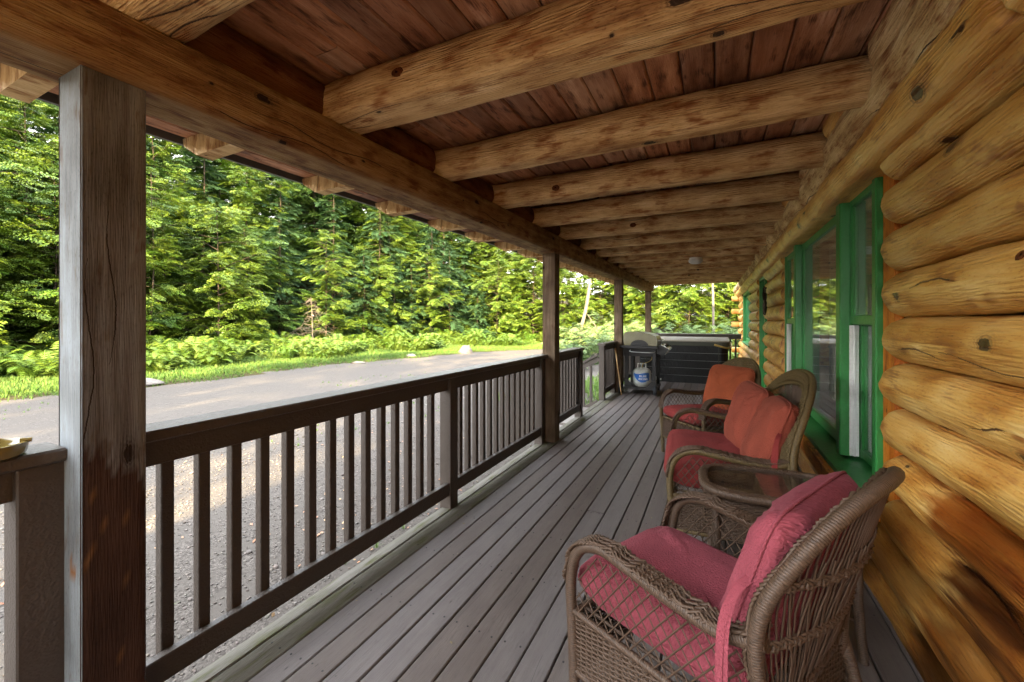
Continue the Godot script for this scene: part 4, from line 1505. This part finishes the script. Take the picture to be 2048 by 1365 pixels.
func cushion(w: float, h: float, t: float, sd: int, dent := 0.0, boxy := false) -> MB:
	# local: x thickness, y height, z width; soft superellipsoid with wrinkles
	var m := MB.new()
	var f := FastNoiseLite.new()
	f.seed = sd
	f.frequency = 1.0
	var rows := []
	var uvs := []
	var sp := func(v: float, e: float) -> float:
		return signf(v) * pow(absf(v), e)
	for j in 33:
		var et := -PI / 2 + PI * j / 32.0
		var row := PackedVector3Array()
		var uv := PackedVector2Array()
		for q in 65:
			var om := TAU * q / 64.0
			var ce: float = sp.call(cos(et), 0.40 if boxy else 0.58)
			var y: float = h / 2 * ce * sp.call(sin(om), 0.26)
			var z: float = w / 2 * ce * sp.call(cos(om), 0.26)
			var x: float = t / 2 * sp.call(sin(et), 0.5 if boxy else 0.75)
			var puff := 1.0 - 0.25 * pow(absf(2 * z / w), 4.0) - 0.2 * pow(absf(2 * y / h), 4.0)
			x *= puff
			x += 0.010 * f.get_noise_2d(y * 7.0, z * 7.0 + x * 5.0) + 0.006 * f.get_noise_2d(y * 22.0 + 5.0, z * 16.0)
			x += dent * 0.012 * absf(sin(z * 14.0 / w)) * smoothstep(0.0, 0.25, y / h + 0.25)
			y += 0.006 * f.get_noise_2d(z * 9.0, x * 9.0 + 40.0)
			row.append(Vector3(x, y, z))
			uv.append(Vector2(z + x, y))
		rows.append(row); uvs.append(uv)
	m.grid(rows, uvs, true, m_flip(rows))
	for q in 65:
		m.n[q] = Vector3.LEFT
		m.n[32 * 65 + q] = Vector3.RIGHT
	return m

# true when the sheet's own normal would point inwards
func m_flip(rows: Array) -> bool:
	var j: int = rows.size() / 2
	var row: PackedVector3Array = rows[j]
	var nn := (row[9] - row[7]).cross(rows[j + 1][8] - rows[j - 1][8])
	return nn.dot(row[8]) < 0.0

func piping(w: float, h: float) -> MB:
	var m := MB.new()
	var p := PackedVector3Array()
	for q in 97:
		var om := TAU * q / 96.0
		p.append(Vector3(0, (h / 2 + 0.001) * signf(sin(om)) * pow(absf(sin(om)), 0.26), (w / 2 + 0.001) * signf(cos(om)) * pow(absf(cos(om)), 0.26)))
	m.tube(p, 0.0045, 6, false)
	return m

# arm curve seen from the side: x = depth (back positive), y = height
func arm_curve(s: float) -> PackedVector3Array:
	return smooth([Vector3(-0.275, 0.0, s), Vector3(-0.285, 0.24, s), Vector3(-0.295, 0.43, s), Vector3(-0.262, 0.535, s), Vector3(-0.18, 0.578, s), Vector3(-0.07, 0.568, s), Vector3(0.06, 0.55, s), Vector3(0.18, 0.545, s), Vector3(0.275, 0.575, s * 0.985)], 7)

func arm_height(x: float) -> float:
	if x < -0.285: return 0.34
	if x < -0.18: return lerpf(0.34, 0.565, sqrt(clampf((x + 0.285) / 0.105, 0, 1)))
	if x < -0.08: return 0.566
	return 0.56 - 0.02 * smoothstep(-0.08, 0.1, x)

func wicker_seat(called: String, label: String, category: String, half: float, at: Vector3, turn: float, mats: Array, top: float, backs: int, olive := false) -> Node3D:
	var root := thing(called, label, category, at, turn)
	var wm: Material = M.wicker_olive if olive else M.wicker
	var m: MB
	for s: float in [-half, half]:
		m = MB.new()
		m.tube(arm_curve(s), 0.0175, 10)
		var arm := obj(m, "arm", wm, root)
		# braided strap on the arm
		m = MB.new()
		var c := arm_curve(s)
		var o := PackedVector3Array()
		for k in range(14, c.size()):
			o.append(c[k])
		for off: float in [-0.021, 0.0, 0.021]:
			var p := PackedVector3Array()
			for k in o.size():
				var tg := (o[mini(k + 1, o.size() - 1)] - o[maxi(k - 1, 0)]).normalized()
				var up := Vector3(-tg.y, tg.x, 0)
				p.append(o[k] + up * 0.017 + Vector3(0, 0, off - signf(s) * 0.012))
			braid(m, p, 0.011, 0.0048, Vector3(0, 1, 0), 0.042)
		obj(m, "braid", M.wicker_strand, arm)
		# open diamond lattice under the arm
		m = MB.new()
		for dirn: float in [-1.0, 1.0]:
			for k in 26:
				var x0 := -0.56 + k * 0.038
				var pts := PackedVector3Array()
				for q in 15:
					var y := 0.30 + q * 0.0205
					var xx := x0 + (y - 0.30) * 0.75 if dirn > 0 else x0 + 0.22 - (y - 0.30) * 0.75
					if xx < -0.285 or xx > 0.27 or y > arm_height(xx): continue
					pts.append(Vector3(xx, y, s + dirn * 0.003))
				if pts.size() > 1: strand(m, pts, 0.0023, 4)
		obj(m, "lattice", M.wicker_strand, arm)
		# rear leg
		m = MB.new()
		m.tube(PackedVector3Array([Vector3(0.36, 0.0, s * 0.96), Vector3(0.30, 0.18, s * 0.96), Vector3(0.25, 0.36, s * 0.97)]), 0.0175, 9)
		obj(m, "leg", wm, root)
	# woven skirt round the seat
	m = MB.new()
	var faces := [[Vector3(-0.285, 0, half), Vector3(0.26, 0, half)], [Vector3(-0.285, 0, -half), Vector3(0.26, 0, -half)], [Vector3(-0.288, 0, -half), Vector3(-0.288, 0, half)], [Vector3(0.262, 0, -half), Vector3(0.262, 0, half)]]
	for f in faces:
		var a: Vector3 = f[0]
		var b: Vector3 = f[1]
		var l := a.distance_to(b)
		var d := (b - a) / l
		var nn := d.cross(Vector3.UP)
		var n := int(l / 0.022)
		for k in n + 1:
			var p := a + d * l * k / n
			strand(m, PackedVector3Array([p + Vector3(0, 0.165, 0), p + Vector3(0, 0.25, 0), p + Vector3(0, 0.335, 0)]), 0.003, 4)
		for row in 25:
			var y := 0.165 + row * 0.0068
			var pts := PackedVector3Array()
			for k in n * 2 + 1:
				pts.append(a + d * l * k / (n * 2.0) + Vector3(0, y, 0) + nn * 0.0045 * cos(PI * k / 1.0 / 2.0 * 2.0 * 0.5 * 2.0 / 2.0 + (PI if row % 2 else 0.0)))
			strand(m, pts, 0.0036, 4)
	obj(m, "woven_skirt", M.wicker_strand, root)
	m = MB.new()
	for y: float in [0.155, 0.338]:
		m.tube(PackedVector3Array([Vector3(-0.278, y, -half), Vector3(-0.278, y, half)]), 0.012, 8)
		m.tube(PackedVector3Array([Vector3(0.255, y, -half), Vector3(0.255, y, half)]), 0.012, 8)
		m.tube(PackedVector3Array([Vector3(-0.278, y, half), Vector3(0.26, y, half)]), 0.011, 8)
		m.tube(PackedVector3Array([Vector3(-0.278, y, -half), Vector3(0.26, y, -half)]), 0.011, 8)
	for k in 9:
		m.tube(PackedVector3Array([Vector3(-0.31, 0.335, half * (-0.85 + k * 0.2125)), Vector3(0.25, 0.335, half * (-0.85 + k * 0.2125))]), 0.006, 5)
	obj(m, "seat_frame", wm, root)
	# back: arched rim, woven band, upright canes and cross braids
	var back := func(sn: float, y: float) -> Vector3:
		return Vector3(0.255 + 0.165 * (y - 0.3) / 0.6 - 0.10 * sn * sn * smoothstep(0.3, 0.7, y), y, sn * (half + 0.01) * (0.94 + 0.12 * smoothstep(0.25, 0.75, y) if half > 0.4 else 0.86 + 0.24 * smoothstep(0.25, 0.75, y)))
	var arch := func(sn: float) -> float:
		return 0.46 + (top - 0.46) * pow(maxf(0.0, 1.0 - pow(absf(sn), 2.6)), 0.55)
	var rim := PackedVector3Array()
	rim.append(back.call(-0.97, 0.16))
	rim.append(back.call(-0.99, 0.32))
	for k in 61:
		var a := -PI / 2 + PI * k / 60.0
		var sn := sin(a)
		rim.append(back.call(sn, arch.call(sn)))
	rim.append(back.call(0.99, 0.32))
	rim.append(back.call(0.97, 0.16))
	m = MB.new()
	m.tube(rim, 0.0165, 10)
	var bk := obj(m, "back_rim", wm, root)
	m = MB.new()
	var rows_in := 3 if not olive else 5
	for q in rows_in:
		var p := PackedVector3Array()
		for k in range(3, rim.size() - 3):
			var to_mid := (Vector3(rim[k].x, 0.5, 0) - rim[k]) * Vector3(0, 1, 1)
			p.append(rim[k] + to_mid.normalized() * (0.004 + q * 0.017) + Vector3(-0.020 - q * 0.004, 0, 0))
		braid(m, p, 0.009, 0.0046, Vector3(1, 0, 0), 0.04)
	obj(m, "braid", M.wicker_strand if not olive else M.wicker_olive, bk)
	m = MB.new()
	var nst := int(half * 2 / 0.0145)
	for k in nst + 1:
		var sn := -0.96 + 1.92 * k / nst
		var hh: float = arch.call(sn)
		var pts := PackedVector3Array()
		for q in 15:
			var y := lerpf(0.30, hh, q / 14.0)
			pts.append(back.call(sn + 0.006 * sin(q * 2.1 + k), y))
		strand(m, pts, 0.0025, 4)
	for y: float in [0.42, 0.56, 0.70]:
		var p := PackedVector3Array()
		for k in 31:
			var sn := -0.97 + 1.94 * k / 30.0
			if y < arch.call(sn) - 0.01: p.append(back.call(sn, y) + Vector3(0.006, 0, 0))
		if p.size() > 2: braid(m, p, 0.010, 0.0045, Vector3(1, 0, 0), 0.045)
	for k in int(half * 2 / 0.05):
		var sn := -0.9 + 1.8 * k / (half * 2 / 0.05)
		for dd: float in [-1.0, 1.0]:
			var pts := PackedVector3Array()
			for q in 10:
				var y := 0.34 + q * 0.045
				var s2: float = sn + dd * (y - 0.5) * 0.45 * 0.3 / half
				if absf(s2) < 0.95 and y < arch.call(s2) - 0.01: pts.append(back.call(s2, y) + Vector3(0.005, 0, 0))
			if pts.size() > 1: strand(m, pts, 0.0028, 4)
	obj(m, "woven_back", M.wicker_strand, bk)
	# cushions
	var seat := cushion(half * 2 - 0.055, 0.55, 0.135, 5, 0.0, true)
	var sc := obj(seat, "seat_cushion", mats[0], root, Vector3(-0.055, 0.402, 0))
	sc.rotation.z = PI / 2 - 0.05
	obj(piping(half * 2 - 0.055, 0.55), "piping", mats[0], sc)
	var bw := (half * 2 - 0.05) / backs
	for q in backs:
		var bc := obj(cushion(bw - 0.025 if backs == 2 else bw - 0.004, 0.45, 0.185 if backs == 2 else 0.15, 9 + q, 1.0), "back_cushion", mats[1 if q == 0 else 2], root, Vector3(0.215, 0.618 if backs == 2 else 0.62, (q - (backs - 1) / 2.0) * bw))
		bc.rotation.z = -0.30
		if backs == 2:
			bc.rotation.y = 0.14 if q == 0 else -0.04
			bc.position.x += -0.05 if q == 0 else -0.01
			bc.position.z -= 0.0 if q == 0 else 0.03
			bc.rotation.z = -0.26 if q == 0 else -0.36
		obj(piping(bw - 0.025 if backs == 2 else bw - 0.004, 0.45), "piping", mats[1], bc)
		bc.rotation.x = (0.0 if backs == 1 else (0.03 if q == 0 else -0.05))
		if q == backs - 1:
			# tie ribbon hanging from the corner
			m = MB.new()
			for e in 2:
				var p := smooth([Vector3(0.0, 0.07, bw / 2 - 0.015), Vector3(-0.01, 0.035, bw / 2 + 0.035), Vector3(0.0 + e * 0.01, -0.05, bw / 2 + 0.066), Vector3(0.055 + e * 0.012, -0.23, bw / 2 + 0.072), Vector3(0.115 + e * 0.02, -0.43 - e * 0.05, bw / 2 + 0.06 + e * 0.006)], 5)
				var rws := []
				var uvs := []
				for k in p.size():
					var wd := 0.0095
					rws.append(PackedVector3Array([p[k] - Vector3(wd, 0, 0.002), p[k] + Vector3(wd, 0, 0.002)]))
					uvs.append(PackedVector2Array([Vector2(0, k * 0.03), Vector2(0.02, k * 0.03)]))
				m.grid(rws, uvs)
			obj(m, "tie", mats[0], bc)
	return root

func build_furniture() -> void:
	wicker_seat("wicker_armchair", "brown wicker armchair with faded rose cushions and hanging ties beside the log wall", "armchair", 0.285, Vector3(-0.02, 0, -1.392), -deg_to_rad(27.0), [M.fabric_rose, M.fabric_rose, M.fabric_rose], 0.90, 1)
	wicker_seat("wicker_loveseat", "wicker loveseat with brick red seat and two terracotta back cushions under the window", "loveseat", 0.535, Vector3(0.045, 0, -2.9), deg_to_rad(3.7), [M.fabric_brick, M.fabric_terracotta, M.fabric_terracotta], 0.955, 2, true)
	wicker_seat("wicker_armchair", "wicker armchair with orange cushions between loveseat and hot tub", "armchair", 0.285, Vector3(-0.055, 0, -4.22), deg_to_rad(42.0), [M.fabric_brick, M.fabric_orange, M.fabric_orange], 0.90, 1, true)
	# glass topped wicker side table
	var t := thing("side_table", "low wicker side table with dark glass top between armchair and loveseat", "side table", Vector3(0.23, 0, -2.08), deg_to_rad(4.0))
	var rim := PackedVector3Array()
	for k in 41:
		var a := TAU * k / 40.0
		rim.append(Vector3(signf(cos(a)) * pow(absf(cos(a)), 0.6) * 0.28, 0.55, signf(sin(a)) * pow(absf(sin(a)), 0.6) * 0.19))
	var m := MB.new()
	m.tube(rim, 0.019, 9, false)
	var tp := obj(m, "rim", M.wicker, t)
	m = MB.new()
	for off: float in [0.018, 0.034]:
		var p := PackedVector3Array()
		for q in rim:
			p.append(q + Vector3(q.x, 0, q.z).normalized() * (off - 0.03) + Vector3(0, 0.018 - off * 0.2, 0))
		braid(m, p, 0.009, 0.0042, Vector3.UP, 0.04)
	obj(m, "braid", M.wicker_strand, tp)
	m = MB.new()
	var ring := PackedVector3Array()
	for q in rim:
		ring.append(Vector3(q.x * 0.94, 0.557, q.z * 0.94))
	m.fan(Vector3(0, 0.557, 0), ring, Vector3.UP)
	var low := PackedVector3Array()
	for q in ring:
		low.append(q - Vector3(0, 0.006, 0))
	m.fan(Vector3(0, 0.551, 0), low, Vector3.DOWN)
	obj(m, "glass_top", M.table_glass, t)
	m = MB.new()
	for row in 26:
		var p := PackedVector3Array()
		for k in 81:
			var a := TAU * k / 80.0
			var rr := 1.0 + 0.018 * (1 if (k + row) % 2 else -1)
			p.append(Vector3(signf(cos(a)) * pow(absf(cos(a)), 0.6) * 0.27 * rr, 0.365 + row * 0.0069, signf(sin(a)) * pow(absf(sin(a)), 0.6) * 0.18 * rr))
		strand(m, p, 0.0036, 4)
	obj(m, "woven_apron", M.wicker_strand, t)
	for sx: float in [-1.0, 1.0]:
		for sz: float in [-1.0, 1.0]:
			m = MB.new()
			m.tube(PackedVector3Array([Vector3(sx * 0.25, 0, sz * 0.165), Vector3(sx * 0.235, 0.22, sz * 0.155), Vector3(sx * 0.235, 0.54, sz * 0.155)]), 0.016, 9)
			obj(m, "leg", M.wicker, t)
	m = MB.new()
	m.bx(Vector3(-0.235, 0.14, -0.155), Vector3(0.235, 0.15, 0.155), 0, 0.002)
	obj(m, "shelf", M.wicker, t)


# ---------------------------------------------------------------- grill, tank, tub, small things
func build_grill() -> void:
	var g := thing("gas_grill", "black cart gas grill with a dull olive lid beside the porch post", "grill", Vector3(-1.17, 0, -7.42))
	var m := MB.new()
	# lid: profile across x pushed along z
	var prof := PackedVector2Array()
	for p in [[-0.275, 0.845], [0.285, 0.845], [0.29, 0.90], [0.285, 0.965], [0.255, 1.01], [0.17, 1.045], [0.03, 1.075], [-0.12, 1.085], [-0.23, 1.08], [-0.265, 1.06], [-0.28, 1.01]]:
		prof.append(Vector2(p[0], p[1]))
	m.prism(prof, -0.62, -0.02, Transform3D())
	var lid := obj(m, "lid", M.grill_lid, g)
	m = MB.new()
	var half := PackedVector2Array()
	for k in 15:
		var a := PI * k / 14.0
		half.append(Vector2(cos(a) * 0.15 - 0.01, 0.846 + sin(a) * 0.10))
	m.prism(half, -0.0195, -0.012, Transform3D())
	obj(m, "end_plate", M.black_plastic, lid)
	m = MB.new()
	m.tube(smooth([Vector3(0.27, 0.93, -0.08), Vector3(0.345, 0.94, -0.09), Vector3(0.35, 0.94, -0.32), Vector3(0.345, 0.94, -0.55), Vector3(0.27, 0.93, -0.56)], 4), 0.011, 8)
	obj(m, "handle", M.steel, lid)
	m = MB.new()
	m.bx(Vector3(-0.29, 0.66, -0.61), Vector3(0.27, 0.80, -0.03), 2, 0.01)
	obj(m, "firebox", M.black_plastic, g)
	m = MB.new()
	m.bx(Vector3(-0.33, 0.80, -0.66), Vector3(0.30, 0.842, 0.06), 2, 0.008)
	obj(m, "shelf", M.black_plastic, g)
	m = MB.new()
	m.tube(smooth([Vector3(-0.16, 0.765, -0.02), Vector3(-0.15, 0.745, 0.06), Vector3(0.0, 0.735, 0.07), Vector3(0.22, 0.735, 0.07), Vector3(0.25, 0.75, -0.02)], 4), 0.007, 7)
	obj(m, "towel_bar", M.steel, g)
	m = MB.new()
	m.prism(PackedVector2Array([Vector2(0.28, 0.70), Vector2(0.40, 0.70), Vector2(0.47, 0.79), Vector2(0.34, 0.86), Vector2(0.28, 0.86)]), -0.60, -0.04, Transform3D())
	var panel := obj(m, "control_panel", M.black_plastic, g)
	m = MB.new()
	m.prism(PackedVector2Array([Vector2(0.402, 0.700), Vector2(0.408, 0.697), Vector2(0.477, 0.786), Vector2(0.472, 0.791)]), -0.58, -0.06, Transform3D())
	m.prism(PackedVector2Array([Vector2(0.471, 0.793), Vector2(0.475, 0.799), Vector2(0.345, 0.868), Vector2(0.342, 0.862)]), -0.58, -0.06, Transform3D())
	obj(m, "face_plate", M.knob_white, panel)
	for k in 3:
		m = MB.new()
		var c := Vector3(0.41, 0.832, -0.14 - k * 0.17)
		var d := Vector3(0.47, 0.88, 0).normalized()
		m.tube(PackedVector3Array([c, c + d * 0.03]), 0.024, 12)
		obj(m, "knob", M.black_plastic, panel)
	for sx: float in [-0.225, 0.235]:
		for sz: float in [-0.04, -0.6]:
			m = MB.new()
			m.bx(Vector3(sx - 0.03, 0.10 if sz > -0.1 else 0.0, sz - 0.02), Vector3(sx + 0.03, 0.80, sz + 0.02), 1, 0.004)
			obj(m, "leg", M.black_plastic, g)
	m = MB.new()
	m.bx(Vector3(-0.27, 0.09, -0.62), Vector3(0.28, 0.125, 0.02), 2, 0.004)
	obj(m, "bottom_shelf", M.black_plastic, g)
	m = MB.new()
	m.prism(PackedVector2Array([Vector2(-0.26, 0.13), Vector2(-0.10, 0.13), Vector2(-0.19, 0.24), Vector2(-0.26, 0.24)]), 0.0, 0.018, Transform3D())
	obj(m, "brace", M.black_plastic, g)
	m = MB.new()
	m.prism(PackedVector2Array([Vector2(0.10, 0.13), Vector2(0.27, 0.13), Vector2(0.27, 0.24), Vector2(0.2, 0.24)]), 0.0, 0.018, Transform3D())
	obj(m, "brace", M.black_plastic, g)
	for sx: float in [-0.325, 0.255]:
		m = MB.new()
		m.tube(PackedVector3Array([Vector3(sx - 0.026, 0.085, 0.0), Vector3(sx - 0.022, 0.085, 0), Vector3(sx + 0.022, 0.085, 0), Vector3(sx + 0.026, 0.085, 0)]), [0.074, 0.085, 0.085, 0.074], 20)
		var wh := obj(m, "wheel", M.rubber, g)
		m = MB.new()
		m.tube(PackedVector3Array([Vector3(sx - 0.032, 0.085, 0), Vector3(sx + 0.032, 0.085, 0)]), 0.045, 14)
		obj(m, "hub", M.hub_grey, wh)
	m = MB.new()
	m.tube(smooth([Vector3(0.17, 0.72, -0.15), Vector3(0.19, 0.62, -0.10), Vector3(0.13, 0.56, -0.14), Vector3(0.06, 0.53, -0.2)], 5), 0.007, 6)
	obj(m, "gas_hose", M.brass, g)
	# tank
	var t := thing("propane_tank", "white propane cylinder with a blue label under the grill", "gas cylinder", Vector3(-1.16, 0.125, -7.60))
	m = MB.new()
	m.lathe(PackedVector2Array([Vector2(0.11, 0.0), Vector2(0.115, 0.025), Vector2(0.135, 0.03), Vector2(0.152, 0.07), Vector2(0.154, 0.10), Vector2(0.154, 0.23), Vector2(0.148, 0.265), Vector2(0.125, 0.30), Vector2(0.08, 0.322), Vector2(0.0, 0.33)]), Vector3.ZERO, 32)
	obj(m, "body", M.tank_white, t)
	m = MB.new()
	for k in 16:
		var a := 0.55 + k * 0.112
		if k in [4, 5, 11, 12]: continue
		m.tube(PackedVector3Array([Vector3(cos(a) * 0.09, 0.315, sin(a) * 0.09), Vector3(cos(a + 0.112) * 0.09, 0.315, sin(a + 0.112) * 0.09)]), 0.006, 5)
		m.tube(PackedVector3Array([Vector3(cos(a) * 0.09, 0.40, sin(a) * 0.09), Vector3(cos(a + 0.112) * 0.09, 0.40, sin(a + 0.112) * 0.09)]), 0.009, 5)
	for a: float in [0.6, 1.5, 2.3]:
		m.tube(PackedVector3Array([Vector3(cos(a) * 0.09, 0.30, sin(a) * 0.09), Vector3(cos(a) * 0.09, 0.405, sin(a) * 0.09)]), 0.011, 6)
	obj(m, "collar", M.tank_white, t)
	m = MB.new()
	m.tube(PackedVector3Array([Vector3(0, 0.32, 0), Vector3(0, 0.385, 0)]), 0.02, 10)
	m.tube(PackedVector3Array([Vector3(-0.03, 0.395, 0.01), Vector3(0.04, 0.395, 0.01)]), 0.014, 8)
	obj(m, "valve", M.brass, t)
	# blue label: a curved swoosh patch on the barrel facing the deck
	m = MB.new()
	var rows := []
	var uvs := []
	for j in 13:
		var v := j / 12.0
		var row := PackedVector3Array()
		var uv := PackedVector2Array()
		for q in 25:
			var u := q / 24.0
			var a := lerpf(2.45, 0.55, u)
			var lo := 0.215 - 0.135 * pow(sin(clampf(u * 1.15, 0, 1) * PI * 0.75), 0.8)
			var hi := 0.235 - 0.012 * sin(u * 6.0)
			row.append(Vector3(cos(a) * 0.1552, lerpf(lo, hi, v), sin(a) * 0.1552))
			uv.append(Vector2(u, v))
		rows.append(row); uvs.append(uv)
	m.grid(rows, uvs, false, false)
	obj(m, "label", M.tank_blue, t)
	letters(t, "BLUE", 0.046, 0.188, 1.62)
	letters(t, "RHINO", 0.046, 0.138, 1.70)
	# stick
	var s := thing("wooden_stick", "slim bare wooden stick leaning on the railing beside the grill", "stick", Vector3(-1.50, 0, -7.22))
	m = MB.new()
	m.tube(PackedVector3Array([Vector3(0.06, 0.003, 0.0), Vector3(0.0, 0.4, -0.03), Vector3(-0.06, 0.80, -0.07)]), [0.011, 0.012, 0.013], 8)
	obj(m, "shaft", M.joist, s)

func letters(parent: Node, text: String, size: float, y: float, start: float) -> void:
	var f := SystemFont.new()
	f.font_names = PackedStringArray(["Droid Sans"])
	f.font_weight = 700
	var a := start + 0.0
	for ch in text:
		var tm := TextMesh.new()
		tm.text = ch
		tm.font = f
		tm.font_size = 32
		tm.pixel_size = size / 32.0
		tm.depth = 0.002
		var o := MeshInstance3D.new()
		o.name = "letter"
		o.mesh = tm
		o.material_override = M.knob_white
		parent.add_child(o, true)
		o.position = Vector3(cos(a) * 0.1565, y, sin(a) * 0.1565)
		o.rotation.y = PI / 2 - a
		a -= 0.21

func build_tub() -> void:
	var t := thing("hot_tub", "black panelled hot tub with a folding cover, its top painted pale as if reflecting, at the porch end", "hot tub", Vector3(-0.62, 0, -10.15))
	var hx := 0.86
	var hz := 0.90
	var r := 0.16
	var shape := func(gx: float, gz: float, rr: float) -> PackedVector2Array:
		var out := PackedVector2Array()
		for c in 4:
			var cx: float = (gx - rr) * [1, 1, -1, -1][c]
			var cz: float = (gz - rr) * [-1, 1, 1, -1][c]
			for k in 7:
				var a: float = -PI / 2 + c * PI / 2 + k * PI / 12
				out.append(Vector2(cx + cos(a) * rr, cz + sin(a) * rr))
		return out
	# local XY of the prism lies flat: x stays, y becomes -z, pushed upwards
	var flat := Basis(Vector3(1, 0, 0), Vector3(0, 0, -1), Vector3(0, 1, 0))
	var ys := [0.0, 0.155, 0.31, 0.465, 0.62, 0.80]
	var m := MB.new()
	m.prism(shape.call(hx - 0.012, hz - 0.012, r), 0.0, 0.80, Transform3D(flat, Vector3.ZERO))
	obj(m, "core", M.tub_trim, t)
	for k in 5:
		m = MB.new()
		m.prism(shape.call(hx, hz, r), ys[k] + 0.003, ys[k + 1] - 0.004, Transform3D(flat, Vector3.ZERO), Vector2(k * 0.31, 0.4))
		obj(m, "panel", M.tub_panel, t)
	for sx in [-hx + 0.17, hx - 0.17]:
		m = MB.new()
		m.bx(Vector3(sx - 0.006, 0.004, hz - 0.001), Vector3(sx + 0.006, 0.79, hz + 0.004), 1)
		obj(m, "corner_strip", M.tub_skirt, t)
	m = MB.new()
	m.prism(shape.call(hx + 0.03, hz + 0.03, r), 0.77, 0.855, Transform3D(flat, Vector3.ZERO))
	obj(m, "cover_skirt", M.tub_skirt, t)
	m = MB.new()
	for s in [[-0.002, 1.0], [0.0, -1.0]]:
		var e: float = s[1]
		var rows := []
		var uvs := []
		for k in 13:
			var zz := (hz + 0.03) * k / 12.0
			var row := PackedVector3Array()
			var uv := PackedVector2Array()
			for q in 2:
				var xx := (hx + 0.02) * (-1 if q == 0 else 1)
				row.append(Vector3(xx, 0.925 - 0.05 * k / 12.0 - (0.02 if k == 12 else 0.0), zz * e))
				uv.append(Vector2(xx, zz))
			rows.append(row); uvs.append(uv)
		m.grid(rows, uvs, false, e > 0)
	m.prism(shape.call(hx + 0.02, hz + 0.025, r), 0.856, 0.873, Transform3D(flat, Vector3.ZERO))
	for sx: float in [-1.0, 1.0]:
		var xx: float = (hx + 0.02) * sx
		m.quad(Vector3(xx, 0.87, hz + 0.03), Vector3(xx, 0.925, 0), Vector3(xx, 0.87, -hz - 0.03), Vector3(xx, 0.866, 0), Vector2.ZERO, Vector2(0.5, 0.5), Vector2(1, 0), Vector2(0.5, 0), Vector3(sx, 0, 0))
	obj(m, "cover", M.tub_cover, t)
	m = MB.new()
	m.tube(smooth([Vector3(hx - 0.25, 0.80, hz + 0.04), Vector3(hx - 0.02, 0.74, hz + 0.05), Vector3(hx + 0.05, 0.76, hz - 0.15), Vector3(hx + 0.05, 0.82, hz - 0.4)], 5), 0.02, 7)
	obj(m, "cover_strap", M.brass, t)
	m = MB.new()
	m.bx(Vector3(-0.50, 0.03, hz), Vector3(-0.43, 0.105, hz + 0.002))
	m.bx(Vector3(-0.427, 0.03, hz), Vector3(-0.395, 0.07, hz + 0.002))
	obj(m, "sticker", M.knob_white, t)

func build_small() -> void:
	var a := thing("ashtray", "amber glass ashtray with notched rim on the railing cap", "ashtray", Vector3(-1.615, 0.912, -0.345))
	var m := MB.new()
	m.lathe(PackedVector2Array([Vector2(0.0, 0.001), Vector2(0.058, 0.0), Vector2(0.07, 0.008), Vector2(0.075, 0.034), Vector2(0.067, 0.036), Vector2(0.058, 0.014), Vector2(0.0, 0.010)]), Vector3.ZERO, 28)
	obj(m, "bowl", M.amber, a)
	m = MB.new()
	for k in 4:
		var an := 0.4 + k * PI / 2
		var d := Vector3(cos(an), 0, sin(an))
		m.tube(PackedVector3Array([d * 0.058 + Vector3(0, 0.037, 0), d * 0.079 + Vector3(0, 0.036, 0)]), 0.006, 8)
	obj(m, "rest", M.amber, a)


# ---------------------------------------------------------------- start
func _ready() -> void:
	rng.seed = 20240611
	var cam := Camera3D.new()
	cam.projection = Camera3D.PROJECTION_FRUSTUM
	cam.near = 0.05
	cam.far = 400.0
	cam.keep_aspect = Camera3D.KEEP_HEIGHT
	cam.size = 2.0 * 0.05 * 682.5 / 830.0
	cam.frustum_offset = Vector2(0, -0.05 * 37.5 / 830.0)
	cam.position = Vector3(0, EYE, 0)
	cam.rotation.y = atan(406.0 / 830.0)
	add_child(cam)
	cam.current = true
	var we := WorldEnvironment.new()
	var env := Environment.new()
	var sky := Sky.new()
	var sm := ProceduralSkyMaterial.new()
	sm.sky_top_color = Color(0.76, 0.79, 0.83)
	sm.sky_horizon_color = Color(0.97, 0.95, 0.92)
	sm.sky_curve = 0.3
	sm.ground_bottom_color = Color(0.16, 0.17, 0.12)
	sm.ground_horizon_color = Color(0.45, 0.48, 0.42)
	sm.sky_energy_multiplier = 1.0
	sm.sun_angle_max = 12.0
	sky.sky_material = sm
	env.background_mode = Environment.BG_SKY
	env.sky = sky
	env.tonemap_mode = Environment.TONE_MAPPER_LINEAR
	env.tonemap_exposure = 22.5
	env.sdfgi_enabled = true
	env.ssao_enabled = true
	env.ssil_enabled = true
	we.environment = env
	add_child(we)
	var sun := DirectionalLight3D.new()
	sun.light_energy = 0.9
	sun.light_color = Color(1.0, 0.90, 0.70)
	sun.light_angular_distance = 0.5
	sun.shadow_enabled = true
	add_child(sun)
	sun.look_at_from_position(Vector3(0.36, 0.37, 0.86) * 30.0, Vector3.ZERO)
	wood_noise.seed = 4
	wood_noise.frequency = 0.08
	wood_noise.fractal_octaves = 3
	var t0 := Time.get_ticks_msec()
	materials()
	print("materials ", Time.get_ticks_msec() - t0)
	build_ground()
	build_deck()
	build_cabin()
	build_roof()
	build_posts()
	print("porch ", Time.get_ticks_msec() - t0)
	build_wood()
	build_undergrowth()
	print("wood ", Time.get_ticks_msec() - t0)
	build_furniture()
	build_grill()
	build_tub()
	build_small()
	build_rocks()
	build_litter()
	print("all ", Time.get_ticks_msec() - t0)
